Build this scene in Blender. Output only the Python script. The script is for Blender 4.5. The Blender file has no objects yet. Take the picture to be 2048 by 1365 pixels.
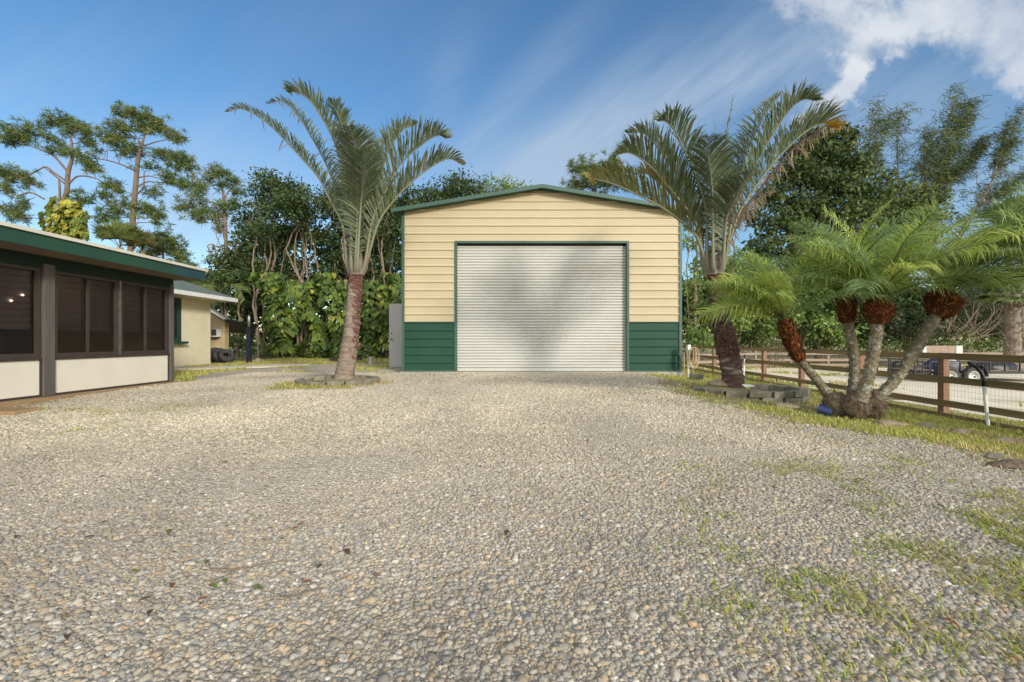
import bpy, math, random
import numpy as np
from mathutils import Vector
R = math.radians
rng = np.random.default_rng(7)
random.seed(7)
S = bpy.context.scene
COL = S.collection
F = 910.0            # focal length in pixels of the 2048 px wide photograph
H = 1.15             # eye height above the ground under the camera

def P(px, py, d):
    return np.array([(px - 1024.0) / F * d, d, H + (682.5 - py) / F * d])

def sstep(a, b, x):
    t = np.clip((np.asarray(x, float) - a) / (b - a), 0, 1)
    return t * t * (3 - 2 * t)

def ground_z(x, y):
    x = np.asarray(x, float); y = np.asarray(y, float)
    s = .25 * sstep(2, 9, y)
    r = sstep(3.2, 7.2, x)
    z = s * (1 - r) - .13 * r
    z = z - .24 * sstep(8.3, 14, x)
    return z + .012 * np.sin(x * 1.7 + y * .6) * np.sin(y * 1.3 - x * .4)

# ------------------------------------------------------------------ tagging
def tag(o, label=None, cat=None, group=None, kind=None):
    if label: o['label'] = label
    if cat: o['category'] = cat
    if group: o['group'] = group
    if kind: o['kind'] = kind
    return o

def thing(name, label, cat, loc=(0, 0, 0), group=None):
    o = bpy.data.objects.new(name, None)
    o.empty_display_size = .2
    COL.objects.link(o)
    o.location = [float(v) for v in loc]
    return tag(o, label, cat, group)

def root_of(o):
    v = Vector((0, 0, 0))
    while o is not None:
        v += o.location
        o = o.parent
    return v

def link(name, me, parent=None, origin=None):
    o = bpy.data.objects.new(name, me)
    COL.objects.link(o)
    if parent is not None:
        o.parent = parent
    elif origin is not None:
        o.location = [float(v) for v in origin]
    return o

# ------------------------------------------------------------------ mesh builders
class MB:
    def __init__(s):
        s.v = []; s.f = []; s.m = []; s.c = []
    def add(s, verts, faces, m=0, col=None):
        b = len(s.v)
        s.v.extend([tuple(map(float, p)) for p in verts])
        s.f.extend([tuple(b + i for i in f) for f in faces])
        s.m.extend([m] * len(faces))
        s.c.extend([col if col is not None else (1, 1, 1)] * len(verts))
    def box(s, x0, x1, y0, y1, z0, z1, m=0):
        v = [(x0,y0,z0),(x1,y0,z0),(x1,y1,z0),(x0,y1,z0),(x0,y0,z1),(x1,y0,z1),(x1,y1,z1),(x0,y1,z1)]
        s.add(v, [(0,3,2,1),(4,5,6,7),(0,1,5,4),(1,2,6,5),(2,3,7,6),(3,0,4,7)], m)
    def bar(s, a, b, w, h, m=0, up=(0, 0, 1)):
        a = Vector(a); b = Vector(b); t = (b - a).normalized()
        u = Vector(up); sd = t.cross(u)
        if sd.length < 1e-4: sd = t.cross(Vector((0, 1, 0)))
        sd.normalize(); n = sd.cross(t).normalized()
        v = []
        for p in (a, b):
            for i, j in ((-1, -1), (1, -1), (1, 1), (-1, 1)):
                v.append(p + sd * (i * w / 2) + n * (j * h / 2))
        s.add(v, [(0,1,2,3),(7,6,5,4),(0,4,5,1),(1,5,6,2),(2,6,7,3),(3,7,4,0)], m)
    def tube(s, pts, rad, n=8, m=0, col=None, cap=True, mod=None):
        pts = [Vector([float(c) for c in p]) for p in pts]
        if not hasattr(rad, '__len__'): rad = [rad] * len(pts)
        k = len(pts)
        t0 = (pts[1] - pts[0]).normalized()
        ref = Vector((1, 0, 0)) if abs(t0.x) < .8 else Vector((0, 1, 0))
        nrm = (ref - t0 * ref.dot(t0)).normalized()
        V = []
        for i in range(k):
            t = (pts[min(i + 1, k - 1)] - pts[max(i - 1, 0)])
            t = t.normalized() if t.length > 1e-7 else t0
            nrm = (nrm - t * nrm.dot(t))
            nrm = nrm.normalized() if nrm.length > 1e-6 else t.orthogonal().normalized()
            b = t.cross(nrm)
            for j in range(n):
                a = 2 * math.pi * j / n
                r = rad[i] * (mod(i, j) if mod else 1)
                V.append(pts[i] + nrm * (math.cos(a) * r) + b * (math.sin(a) * r))
        Fc = []
        for i in range(k - 1):
            for j in range(n):
                j2 = (j + 1) % n
                Fc.append((i*n+j, i*n+j2, (i+1)*n+j2, (i+1)*n+j))
        if cap:
            Fc.append(tuple(reversed(range(n)))); Fc.append(tuple((k-1)*n + j for j in range(n)))
        s.add(V, Fc, m, col)
    def lathe(s, prof, c, n=20, m=0, axis='z', cap=True):
        # prof: list of (r, h) about an axis through c
        V = []
        for r, h in prof:
            for j in range(n):
                a = 2 * math.pi * j / n
                q = (math.cos(a) * r, math.sin(a) * r, h)
                if axis == 'x': q = (q[2], q[0], q[1])
                if axis == 'y': q = (q[0], q[2], q[1])
                V.append((c[0]+q[0], c[1]+q[1], c[2]+q[2]))
        Fc = []
        for i in range(len(prof) - 1):
            for j in range(n):
                j2 = (j + 1) % n
                Fc.append((i*n+j, i*n+j2, (i+1)*n+j2, (i+1)*n+j))
        if cap and prof[0][0] > 1e-5: Fc.append(tuple(reversed(range(n))))
        if cap and prof[-1][0] > 1e-5: Fc.append(tuple((len(prof)-1)*n + j for j in range(n)))
        s.add(V, Fc, m)
    def build(s, name, mats, parent=None, origin=None, smooth=False, bevel=0, col=False):
        off = root_of(parent) if parent is not None else Vector(origin if origin is not None else (0, 0, 0))
        me = bpy.data.meshes.new(name)
        me.from_pydata([(x-off.x, y-off.y, z-off.z) for x, y, z in s.v], [], s.f)
        for mt in (mats if isinstance(mats, (list, tuple)) else [mats]): me.materials.append(mt)
        me.polygons.foreach_set('material_index', s.m)
        if smooth: me.polygons.foreach_set('use_smooth', [True] * len(s.f))
        if col:
            a = me.color_attributes.new('Col', 'FLOAT_COLOR', 'POINT')
            a.data.foreach_set('color', np.hstack([np.array(s.c, float), np.ones((len(s.c), 1))]).astype(np.float32).ravel())
        me.update()
        o = link(name, me, parent, origin)
        if bevel:
            md = o.modifiers.new('edge', 'BEVEL'); md.width = bevel; md.segments = 2; md.limit_method = 'ANGLE'
        return o

def npmesh(name, V, quads=None, tris=None, mats=None, parent=None, origin=None, col=None, smooth=False, mi=None):
    off = np.array(root_of(parent) if parent is not None else (origin if origin is not None else (0, 0, 0)), float)
    V = (np.asarray(V, float) - off).astype(np.float32)
    loops = []; tot = []
    if quads is not None and len(quads):
        quads = np.asarray(quads, np.int32); loops.append(quads.ravel()); tot.append(np.full(len(quads), 4, np.int32))
    if tris is not None and len(tris):
        tris = np.asarray(tris, np.int32); loops.append(tris.ravel()); tot.append(np.full(len(tris), 3, np.int32))
    loops = np.concatenate(loops); tot = np.concatenate(tot)
    me = bpy.data.meshes.new(name)
    me.vertices.add(len(V)); me.vertices.foreach_set('co', V.ravel())
    me.loops.add(len(loops)); me.loops.foreach_set('vertex_index', loops)
    me.polygons.add(len(tot))
    st = np.concatenate([[0], np.cumsum(tot)[:-1]]).astype(np.int32)
    me.polygons.foreach_set('loop_start', st)
    try: me.polygons.foreach_set('loop_total', tot)
    except Exception: pass
    if smooth: me.polygons.foreach_set('use_smooth', np.ones(len(tot), bool))
    for mt in (mats if isinstance(mats, (list, tuple)) else [mats]): me.materials.append(mt)
    if mi is not None: me.polygons.foreach_set('material_index', np.asarray(mi, np.int32))
    if col is not None:
        a = me.color_attributes.new('Col', 'FLOAT_COLOR', 'POINT')
        c4 = np.hstack([np.asarray(col, float), np.ones((len(V), 1))]).astype(np.float32)
        a.data.foreach_set('color', c4.ravel())
    me.update(calc_edges=True)
    return link(name, me, parent, origin)

# ------------------------------------------------------------------ materials
MATS = {}
def nodes_of(name):
    m = bpy.data.materials.new(name); m.use_nodes = True
    nt = m.node_tree; nt.nodes.clear()
    out = nt.nodes.new('ShaderNodeOutputMaterial')
    return m, nt, out

def mat(name, c1, c2=None, scale=6., rough=.6, bump=0., bscale=None, metal=0., detail=6., stretch=None, spec=.4, c3=None, scale3=.6, f3=(.45, .65)):
    """Principled surface: two real colours mixed by noise, an optional third as broad patches, and noise bump."""
    m, nt, out = nodes_of(name)
    N = nt.nodes.new; L = nt.links.new
    b = N('ShaderNodeBsdfPrincipled'); L(b.outputs[0], out.inputs[0])
    b.inputs['Roughness'].default_value = rough; b.inputs['Metallic'].default_value = metal
    b.inputs['Specular IOR Level'].default_value = spec
    tc = N('ShaderNodeTexCoord'); mp = N('ShaderNodeMapping'); L(tc.outputs['Object'], mp.inputs[0])
    if stretch: mp.inputs['Scale'].default_value = stretch
    c2 = c2 or tuple(v * .8 for v in c1)
    nz = N('ShaderNodeTexNoise'); nz.inputs['Scale'].default_value = scale; nz.inputs['Detail'].default_value = detail
    L(mp.outputs[0], nz.inputs['Vector'])
    rp = N('ShaderNodeValToRGB'); L(nz.outputs[0], rp.inputs[0])
    rp.color_ramp.elements[0].position = .32; rp.color_ramp.elements[1].position = .68
    rp.color_ramp.elements[0].color = (*c1, 1); rp.color_ramp.elements[1].color = (*c2, 1)
    src = rp.outputs[0]
    if c3:
        n3 = N('ShaderNodeTexNoise'); n3.inputs['Scale'].default_value = scale3; n3.inputs['Detail'].default_value = 5
        L(mp.outputs[0], n3.inputs['Vector'])
        r3 = N('ShaderNodeMapRange'); r3.inputs[1].default_value, r3.inputs[2].default_value = f3
        L(n3.outputs[0], r3.inputs[0])
        mx = N('ShaderNodeMix'); mx.data_type = 'RGBA'
        L(r3.outputs[0], mx.inputs[0]); L(src, mx.inputs[6]); mx.inputs[7].default_value = (*c3, 1)
        src = mx.outputs[2]
    L(src, b.inputs['Base Color'])
    if bump:
        nb = N('ShaderNodeTexNoise'); nb.inputs['Scale'].default_value = bscale or scale * 4; nb.inputs['Detail'].default_value = 6
        L(mp.outputs[0], nb.inputs['Vector'])
        bp = N('ShaderNodeBump'); bp.inputs['Strength'].default_value = bump; bp.inputs['Distance'].default_value = .02
        L(nb.outputs[0], bp.inputs['Height']); L(bp.outputs[0], b.inputs['Normal'])
    MATS[name] = m
    return m

def mat_attr(name, rough=.6, trans=0., spec=.3, bump=0, bscale=60):
    """Surface whose base colour is the natural colour of each leaf, blade or pebble (attribute Col)."""
    m, nt, out = nodes_of(name)
    N = nt.nodes.new; L = nt.links.new
    at = N('ShaderNodeAttribute'); at.attribute_name = 'Col'
    b = N('ShaderNodeBsdfPrincipled'); b.inputs['Roughness'].default_value = rough
    b.inputs['Specular IOR Level'].default_value = spec
    L(at.outputs['Color'], b.inputs['Base Color'])
    if bump:
        tc = N('ShaderNodeTexCoord'); nb = N('ShaderNodeTexNoise'); nb.inputs['Scale'].default_value = bscale; nb.inputs['Detail'].default_value = 4
        L(tc.outputs['Object'], nb.inputs['Vector'])
        bp = N('ShaderNodeBump'); bp.inputs['Strength'].default_value = bump; bp.inputs['Distance'].default_value = .01
        L(nb.outputs[0], bp.inputs['Height']); L(bp.outputs[0], b.inputs['Normal'])
    if trans:
        t = N('ShaderNodeBsdfTranslucent'); L(at.outputs['Color'], t.inputs[0])
        mx = N('ShaderNodeMixShader'); mx.inputs[0].default_value = trans
        L(b.outputs[0], mx.inputs[1]); L(t.outputs[0], mx.inputs[2]); L(mx.outputs[0], out.inputs[0])
    else:
        L(b.outputs[0], out.inputs[0])
    return m

M_leaf = mat_attr('leaf_surface', .55, .28, .25)
M_palm = mat_attr('palm_leaf_surface', .45, .3, .3)
M_date = mat_attr('date_leaf_surface', .5, .45, .25)
M_needle = mat_attr('needle_surface', .6, .2, .2)
M_grass = mat_attr('grass_surface', .6, .3, .2)
M_pebble = mat_attr('pebble_surface', .85, 0, .25, .35, 90)
M_boot = mat_attr('palm_boot_fibre', .85, 0, .15)
M_cream = mat('cream_metal', (.50, .425, .275), (.465, .395, .252), 1.2, .42, spec=.35)
M_green = mat('green_metal', (.021, .072, .046), (.018, .061, .04), 1.5, .5, spec=.22)
M_trim = mat('green_trim', (.05, .105, .083), (.042, .09, .07), 2, .45)
M_roof = mat('green_roof_metal', (.04, .13, .09), (.035, .11, .075), 2, .4)
M_door = mat('white_roller_steel', (.52, .52, .475), (.49, .49, .445), 1.4, .5, spec=.3, c3=(.46, .435, .38), scale3=.9, f3=(.55, .8))
M_conc = mat('concrete', (.40, .37, .31), (.3, .28, .24), 5, .85, .3, 60)
M_path = mat('pale_path_concrete', (.56, .50, .39), (.48, .43, .33), 3, .9, .2, 60)
M_block = mat('weathered_block', (.25, .225, .175), (.14, .125, .10), 9, .9, .5, 50, c3=(.11, .115, .07), scale3=4)
M_stucco = mat('cream_stucco', (.72, .65, .47), (.68, .61, .43), 3, .8, .25, 180, c3=(.6, .53, .38), scale3=.7, f3=(.55, .8))
M_panel = mat('white_cream_panel', (.68, .64, .54), (.64, .60, .50), 2, .7, .12, 160)
M_header = mat('shade_darkened_green', (.006, .022, .015), (.005, .017, .012), 3, .7)  # fascia green darkened so the header carries the shade under the eave
M_fascia = mat('green_fascia_paint', (.019, .068, .043), (.015, .054, .037), 2.2, .55, .06, 30)
M_drip = mat('pale_roof_edge', (.62, .60, .5), (.55, .53, .44), 4, .6)
M_soffit = mat('tan_soffit', (.24, .175, .11), (.19, .14, .09), 3, .8)
M_bronze = mat('bronze_frame', (.055, .042, .035), (.042, .033, .028), 5, .45)
M_post = mat('greybrown_post', (.115, .10, .09), (.085, .076, .07), 4, .6, .1, 40, stretch=(4, 4, .5))
M_plank = mat('orange_plank', (.34, .225, .115), (.27, .175, .09), 5, .75, .2, 40, stretch=(6, .6, 6))
M_siding = mat('tan_siding', (.48, .38, .22), (.43, .34, .19), 3, .7)
M_inner = mat('porch_inner_siding', (.46, .36, .32), (.36, .28, .25), 2, .7, c3=(.30, .24, .22), scale3=1.2)
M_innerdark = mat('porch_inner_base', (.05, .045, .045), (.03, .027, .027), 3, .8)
M_darkwood = mat('dark_brown_door', (.06, .036, .028), (.045, .028, .02), 5, .5, stretch=(8, 8, .7))
M_shingle = mat('grey_green_shingle', (.13, .16, .135), (.09, .115, .1), 8, .9, .4, 30)
M_black = mat('black_metal', (.012, .013, .016), (.02, .02, .022), 6, .45)
M_navy = mat('dark_blue_paint', (.010, .013, .03), (.014, .016, .034), 6, .4)
M_rubber = mat('old_tyre_rubber', (.03, .03, .033), (.05, .045, .042), 10, .8, .2, 60)
M_white = mat('white_paint', (.75, .75, .72), (.66, .66, .62), 6, .5)
M_greymetal = mat('grey_door_paint', (.44, .43, .42), (.41, .40, .39), 2, .5)
M_steel = mat('dull_steel', (.3, .3, .3), (.2, .2, .2), 6, .35, metal=.8)
M_fence = mat('weathered_fence_wood', (.33, .225, .115), (.23, .16, .08), 3.5, .85, .35, 40, stretch=(5, .5, 9), c3=(.15, .14, .055), scale3=.8)
M_fencepost = mat('brown_fence_post', (.30, .165, .095), (.21, .12, .07), 5, .85, .3, 40, stretch=(5, 5, .6))
M_farfence = mat('grey_bleached_wood', (.33, .25, .19), (.25, .185, .14), 4, .9, .2, 30, stretch=(.6, 6, 6))
M_wire = mat('galvanised_wire', (.35, .35, .34), (.28, .28, .27), 8, .5, metal=.3)
M_bark = mat('brown_bark', (.20, .145, .095), (.12, .085, .055), 5, .9, .5, 30, stretch=(4, 4, 1))
M_pinebark = mat('pine_bark', (.21, .15, .11), (.12, .085, .065), 4, .9, .6, 20, stretch=(3, 3, .8))
M_palebark = mat('pale_branch_bark', (.24, .185, .125), (.16, .12, .08), 5, .9, .3, 30)
M_palmbark = mat('palm_trunk_bark', (.29, .24, .185), (.17, .125, .095), 8, .85, .5, 40, stretch=(1, 1, 3), c3=(.15, .095, .075), scale3=1.2, f3=(.5, .66))
M_palmbark2 = mat('dark_ringed_palm_bark', (.13, .08, .065), (.07, .04, .034), 9, .9, .5, 40, stretch=(1, 1, 4), c3=(.30, .245, .20), scale3=3.2, f3=(.56, .66))
M_fibre = mat('dark_palm_fibre', (.10, .05, .035), (.035, .018, .014), 22, .95, .8, 60, c3=(.16, .10, .075), scale3=5)
M_shaft = mat('grey_mauve_leaf_base', (.23, .19, .145), (.14, .105, .085), 6, .7, .2, 30, stretch=(6, 6, 1), c3=(.16, .07, .05), scale3=3, f3=(.55, .75))
M_red = mat('red_brown_sheath', (.17, .042, .02), (.07, .02, .014), 14, .85, .5, 40)
M_scar = mat('grey_scar_trunk', (.24, .205, .14), (.13, .11, .07), 16, .9, .5, 60, c3=(.36, .35, .29), scale3=9, f3=(.55, .7))
M_rock = mat('tan_rock', (.34, .27, .19), (.22, .175, .12), 7, .9, .5, 30)
M_root = mat('root_mound_fibre', (.17, .13, .085), (.07, .052, .035), 26, .95, 1., 50)
M_blue = mat('blue_plastic', (.03, .045, .13), (.022, .035, .10), 5, .4)
M_hose = mat('tan_hose', (.55, .43, .27), (.48, .37, .23), 6, .5)
M_soil = mat('lawn_soil', (.24, .215, .085), (.28, .20, .12), 3, .95, .5, 40, c3=(.21, .22, .07), scale3=.9)
M_sand = mat('pale_sand', (.74, .65, .48), (.66, .58, .42), 2.5, .95, .35, 30, c3=(.42, .37, .24), scale3=.6, f3=(.52, .75))
# ------------------------------------------------------------------ world, sun, camera
SUN_EL, SUN_AZ = R(20), R(34)          # sun behind the camera, to the right
sun_dir = Vector((math.sin(SUN_AZ) * math.cos(SUN_EL), -math.cos(SUN_AZ) * math.cos(SUN_EL), math.sin(SUN_EL)))
ld = bpy.data.lights.new('sun', 'SUN'); ld.energy = 2.0; ld.angle = R(8); ld.color = (1, .94, .84)
sun = bpy.data.objects.new('sun', ld); COL.objects.link(sun)
sun.rotation_euler = sun_dir.to_track_quat('Z', 'Y').to_euler(); sun.location = (20, -25, 20)

def make_world():
    w = bpy.data.worlds.new('World'); S.world = w; w.use_nodes = True
    nt = w.node_tree; nt.nodes.clear(); N = nt.nodes.new; L = nt.links.new
    out = N('ShaderNodeOutputWorld'); bg = N('ShaderNodeBackground'); L(bg.outputs[0], out.inputs[0])
    bg.inputs[1].default_value = .15
    sky = N('ShaderNodeTexSky'); sky.sky_type = 'NISHITA'; sky.sun_disc = False
    sky.sun_elevation = SUN_EL; sky.sun_rotation = math.pi - SUN_AZ
    sky.air_density = 1.0; sky.dust_density = .6; sky.ozone_density = 1.6
    hs = N('ShaderNodeHueSaturation'); hs.inputs['Saturation'].default_value = 1.27; hs.inputs['Value'].default_value = SKY_GAIN
    L(sky.outputs[0], hs.inputs['Color'])
    tc = N('ShaderNodeTexCoord'); sp = N('ShaderNodeSeparateXYZ'); L(tc.outputs['Generated'], sp.inputs[0])
    def M(op, a, b=None, c=None):
        n = N('ShaderNodeMath'); n.operation = op
        for i, v in enumerate((a, b, c)):
            if v is None: continue
            if isinstance(v, (int, float)): n.inputs[i].default_value = v
            else: L(v, n.inputs[i])
        return n.outputs[0]
    yy = M('MAXIMUM', sp.outputs[1], .2)
    u = M('DIVIDE', sp.outputs[0], yy); v = M('DIVIDE', sp.outputs[2], yy)
    cb = N('ShaderNodeCombineXYZ'); L(u, cb.inputs[0]); L(v, cb.inputs[1])
    def noise(scale, rot=0, sc=(1, 1, 1), det=7, rough=.55, dist=0, off=(0, 0, 0)):
        mp = N('ShaderNodeMapping'); mp.vector_type = 'TEXTURE'; mp.inputs['Rotation'].default_value = (0, 0, rot); mp.inputs['Scale'].default_value = tuple(1 / q for q in sc); mp.inputs['Location'].default_value = off
        L(cb.outputs[0], mp.inputs[0])
        n = N('ShaderNodeTexNoise'); n.inputs['Scale'].default_value = scale; n.inputs['Detail'].default_value = det; n.inputs['Roughness'].default_value = rough; n.inputs['Distortion'].default_value = dist
        L(mp.outputs[0], n.inputs['Vector']); return n.outputs[0]
    wu = M('ADD', u, M('MULTIPLY', M('SUBTRACT', noise(6, 0, (1, 1, 1), 9, .62, 0, (2, 9, 0)), .5), .27))
    wv = M('ADD', v, M('MULTIPLY', M('SUBTRACT', noise(6, 0, (1, 1, 1), 9, .62, 0, (8, 3, 0)), .5), .27))
    def gauss(px, py, rx, ry, amp, rot=0, warp=False):
        cx, cy = (px - 1024) / F, (682.5 - py) / F
        du = M('SUBTRACT', wu if warp else u, cx); dv = M('SUBTRACT', wv if warp else v, cy)
        c, s_ = math.cos(rot), math.sin(rot)
        a = M('DIVIDE', M('ADD', M('MULTIPLY', du, c), M('MULTIPLY', dv, s_)), rx / F)
        b = M('DIVIDE', M('SUBTRACT', M('MULTIPLY', dv, c), M('MULTIPLY', du, s_)), ry / F)
        e = M('ADD', M('MULTIPLY', a, a), M('MULTIPLY', b, b))
        return M('MULTIPLY', M('EXPONENT', M('MULTIPLY', e, -1.0)), amp)
    def total(lst):
        t = lst[0]
        for x in lst[1:]: t = M('ADD', t, x)
        return t
    def ramp(x, a, b, hi=1.0):
        n = N('ShaderNodeMapRange'); n.interpolation_type = 'SMOOTHSTEP'
        n.inputs[1].default_value = a; n.inputs[2].default_value = b; n.inputs[4].default_value = hi
        L(x, n.inputs[0]); return n.outputs[0]
    n1 = M('ADD', M('MULTIPLY', noise(2.6, .4, (1, 1.3, 1), 10, .62, .5), .72), M('MULTIPLY', noise(9, .2, (1, 1.2, 1), 8, .65, .4, (4, 2, 0)), .28))
    thick = total([gauss(*q, warp=True) for q in ((1980, 30, 300, 95, .72, -.1), (1700, 150, 36, 50, 1.1, .5), (1655, 195, 52, 38, 1.05), (1600, 255, 40, 30, .7), (1640, 20, 150, 40, .45, -.3),
                   (2030, 150, 95, 50, .7), (1795, 135, 34, 24, .5), (1450, 15, 40, 60, .3), (1790, 60, 170, 60, .4, .3))])
    cum = ramp(M('ADD', thick, M('MULTIPLY', M('SUBTRACT', n1, .5), 1.1)), .26, .92, .86)
    n2 = M('ADD', M('MULTIPLY', noise(2.2, .72, (.5, 2.6, 1), 9, .62, .5, (3, 1, 0)), .6), M('MULTIPLY', noise(6, .62, (.4, 2.8, 1), 8, .66, .6, (1, 6, 0)), .4))
    n3 = noise(1.3, .7, (.8, 1.6, 1), 4, .5, .2, (7, 2, 0))
    thin = total([gauss(1180, 270, 430, 80, .75, .62), gauss(980, 240, 300, 40, .4, .8), gauss(885, 190, 45, 110, .22, -.3), gauss(250, 340, 420, 120, .55), gauss(1480, 170, 300, 60, .75, .5),
                  gauss(450, 480, 300, 120, .6), gauss(1100, 350, 300, 70, .4), gauss(1900, 380, 300, 130, .7), gauss(1850, 220, 330, 110, .45), gauss(60, 150, 300, 160, .14), gauss(700, 60, 300, 120, .1)])
    cir = M('MULTIPLY', M('ADD', .03, thin), ramp(M('ADD', M('MULTIPLY', n2, .6), M('MULTIPLY', n3, .4)), .30, .70, 1.05))
    cir = M('MINIMUM', cir, .75)
    mx = N('ShaderNodeMix'); mx.data_type = 'RGBA'; L(cir, mx.inputs[0]); L(hs.outputs[0], mx.inputs[6]); mx.inputs[7].default_value = CIRRUS
    sh = noise(4.5, .2, (1, 1.4, 1), 6, .55, .2, (1, 5, 0))
    mc = N('ShaderNodeMix'); mc.data_type = 'RGBA'; L(ramp(sh, .38, .62), mc.inputs[0]); mc.inputs[6].default_value = CLOUD_LO; mc.inputs[7].default_value = CLOUD_HI
    m2 = N('ShaderNodeMix'); m2.data_type = 'RGBA'; L(cum, m2.inputs[0]); L(mx.outputs[2], m2.inputs[6]); L(mc.outputs[2], m2.inputs[7])
    # unseen bright cloud veil, added behind the camera to lift the ambient light
    n5 = N('ShaderNodeTexNoise'); n5.inputs['Scale'].default_value = 2.2; n5.inputs['Detail'].default_value = 5; L(tc.outputs['Generated'], n5.inputs['Vector'])
    back = M('MULTIPLY', ramp(M('MULTIPLY', sp.outputs[1], -1.0), -.25, .35), M('MULTIPLY', ramp(n5.outputs[0], .25, .6), ramp(sp.outputs[2], .0, .12)))
    m3 = N('ShaderNodeMix'); m3.data_type = 'RGBA'; L(M('MULTIPLY', back, .8), m3.inputs[0]); L(m2.outputs[2], m3.inputs[6]); m3.inputs[7].default_value = FILL_VEIL
    L(m3.outputs[2], bg.inputs[0])
SKY_GAIN = .70
FILL_VEIL = (9.0, 8.9, 8.7, 1)
CIRRUS = (1.95, 2.4, 2.95, 1); CLOUD_LO = (2.75, 2.95, 3.25, 1); CLOUD_HI = (3.4, 3.5, 3.6, 1)
make_world()
S.view_settings.view_transform = 'Standard'; S.view_settings.look = 'None'; S.view_settings.exposure = .72; S.view_settings.gamma = 1

cd = bpy.data.cameras.new('camera'); cd.sensor_width = 36; cd.lens = 36 * F / 2048; cd.clip_end = 2000; cd.clip_start = .05
cam = bpy.data.objects.new('camera', cd); COL.objects.link(cam)
cam.location = (0, 0, H); cam.rotation_euler = (R(90), 0, 0); S.camera = cam

# ------------------------------------------------------------------ ground sheets
def inside(poly, x, y):
    x = np.asarray(x); y = np.asarray(y); r = np.zeros(x.shape, bool); n = len(poly)
    for i in range(n):
        x1, y1 = poly[i]; x2, y2 = poly[(i + 1) % n]
        c = ((y1 > y) != (y2 > y)) & (x < (x2 - x1) * (y - y1) / (y2 - y1 + 1e-12) + x1)
        r ^= c
    return r

def edge_dist(poly, x, y):
    """Signed distance to the outline, positive inside."""
    x = np.asarray(x, float); y = np.asarray(y, float); best = np.full(x.shape, 1e9)
    for i in range(len(poly)):
        x1, y1 = poly[i]; x2, y2 = poly[(i + 1) % len(poly)]
        dx, dy = x2 - x1, y2 - y1
        t = np.clip(((x - x1) * dx + (y - y1) * dy) / (dx * dx + dy * dy), 0, 1)
        best = np.minimum(best, np.hypot(x - x1 - t * dx, y - y1 - t * dy))
    return np.where(inside(poly, x, y), best, -best)

DRIVE = [(-7.1, -9), (-7.1, 10.2), (-8.6, 12.3), (-8.3, 14.6), (-8.6, 17), (-6.5, 18.6), (-3.6, 16.8), (-3.2, 14.5), (-3.2, 13.1), (3.7, 13.1), (3.4, 11),
         (3.05, 9.4), (2.95, 7.9), (2.95, 6.3), (3.25, 5.45), (4.2, 4.8), (4.4, 3.95), (6.0, 2.5), (7.2, -9)]
PADDOCK = [(7.75, 3), (8.05, 9), (8.6, 15), (9.0, 20), (9.2, 23.5), (14, 25.5), (50, 26.5), (50, 3)]
def vnoise(x, y, s, seed=0):
    """Smooth value noise for outlines and densities."""
    g = np.random.default_rng(seed).random((64, 64))
    xx = np.asarray(x) / s + 200.3; yy = np.asarray(y) / s + 200.7
    xi = np.floor(xx).astype(int); yi = np.floor(yy).astype(int)
    fx = xx - xi; fy = yy - yi; fx = fx*fx*(3-2*fx); fy = fy*fy*(3-2*fy)
    a = g[xi % 64, yi % 64]; b = g[(xi+1) % 64, yi % 64]; c = g[xi % 64, (yi+1) % 64]; d = g[(xi+1) % 64, (yi+1) % 64]
    return (a*(1-fx)+b*fx)*(1-fy) + (c*(1-fx)+d*fx)*fy
def fbm(x, y, s, seed=0):
    return (vnoise(x, y, s, seed) + .5*vnoise(x, y, s/2.1, seed+1) + .25*vnoise(x, y, s/4.3, seed+2)) / 1.75

def sheet(name, xs, ys, m, dz=0., keep=None):
    X, Y = np.meshgrid(xs, ys); Z = ground_z(X, Y) + dz
    V = np.stack([X.ravel(), Y.ravel(), Z.ravel()], 1)
    nx, ny = len(xs), len(ys)
    i = np.arange(nx * ny).reshape(ny, nx)
    q = np.stack([i[:-1,:-1].ravel(), i[:-1,1:].ravel(), i[1:,1:].ravel(), i[1:,:-1].ravel()], 1)
    if keep is not None:
        cx = V[q][:, :, 0].mean(1); cy = V[q][:, :, 1].mean(1)
        q = q[keep(cx, cy)]
        used, inv = np.unique(q, return_inverse=True); V = V[used]; q = inv.reshape(q.shape)
    o = npmesh(name, V, q, None, m, smooth=True)
    o['kind'] = 'structure'
    return o

def graded(lo, a, b, hi, st):
    mid = np.arange(a, b + 1e-6, st); out = [mid]
    p = []; v = b; s = st
    while v < hi: s *= 1.35; v += s; p.append(min(v, hi))
    out.append(np.array(p)); p = []; v = a; s = st
    while v > lo: s *= 1.35; v -= s; p.append(max(v, lo))
    out.insert(0, np.array(p[::-1])); return np.concatenate(out)
sheet('ground', graded(-700, -15, 30, 700, .5), graded(-300, -10, 36, 900, .5), M_soil)

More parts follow.
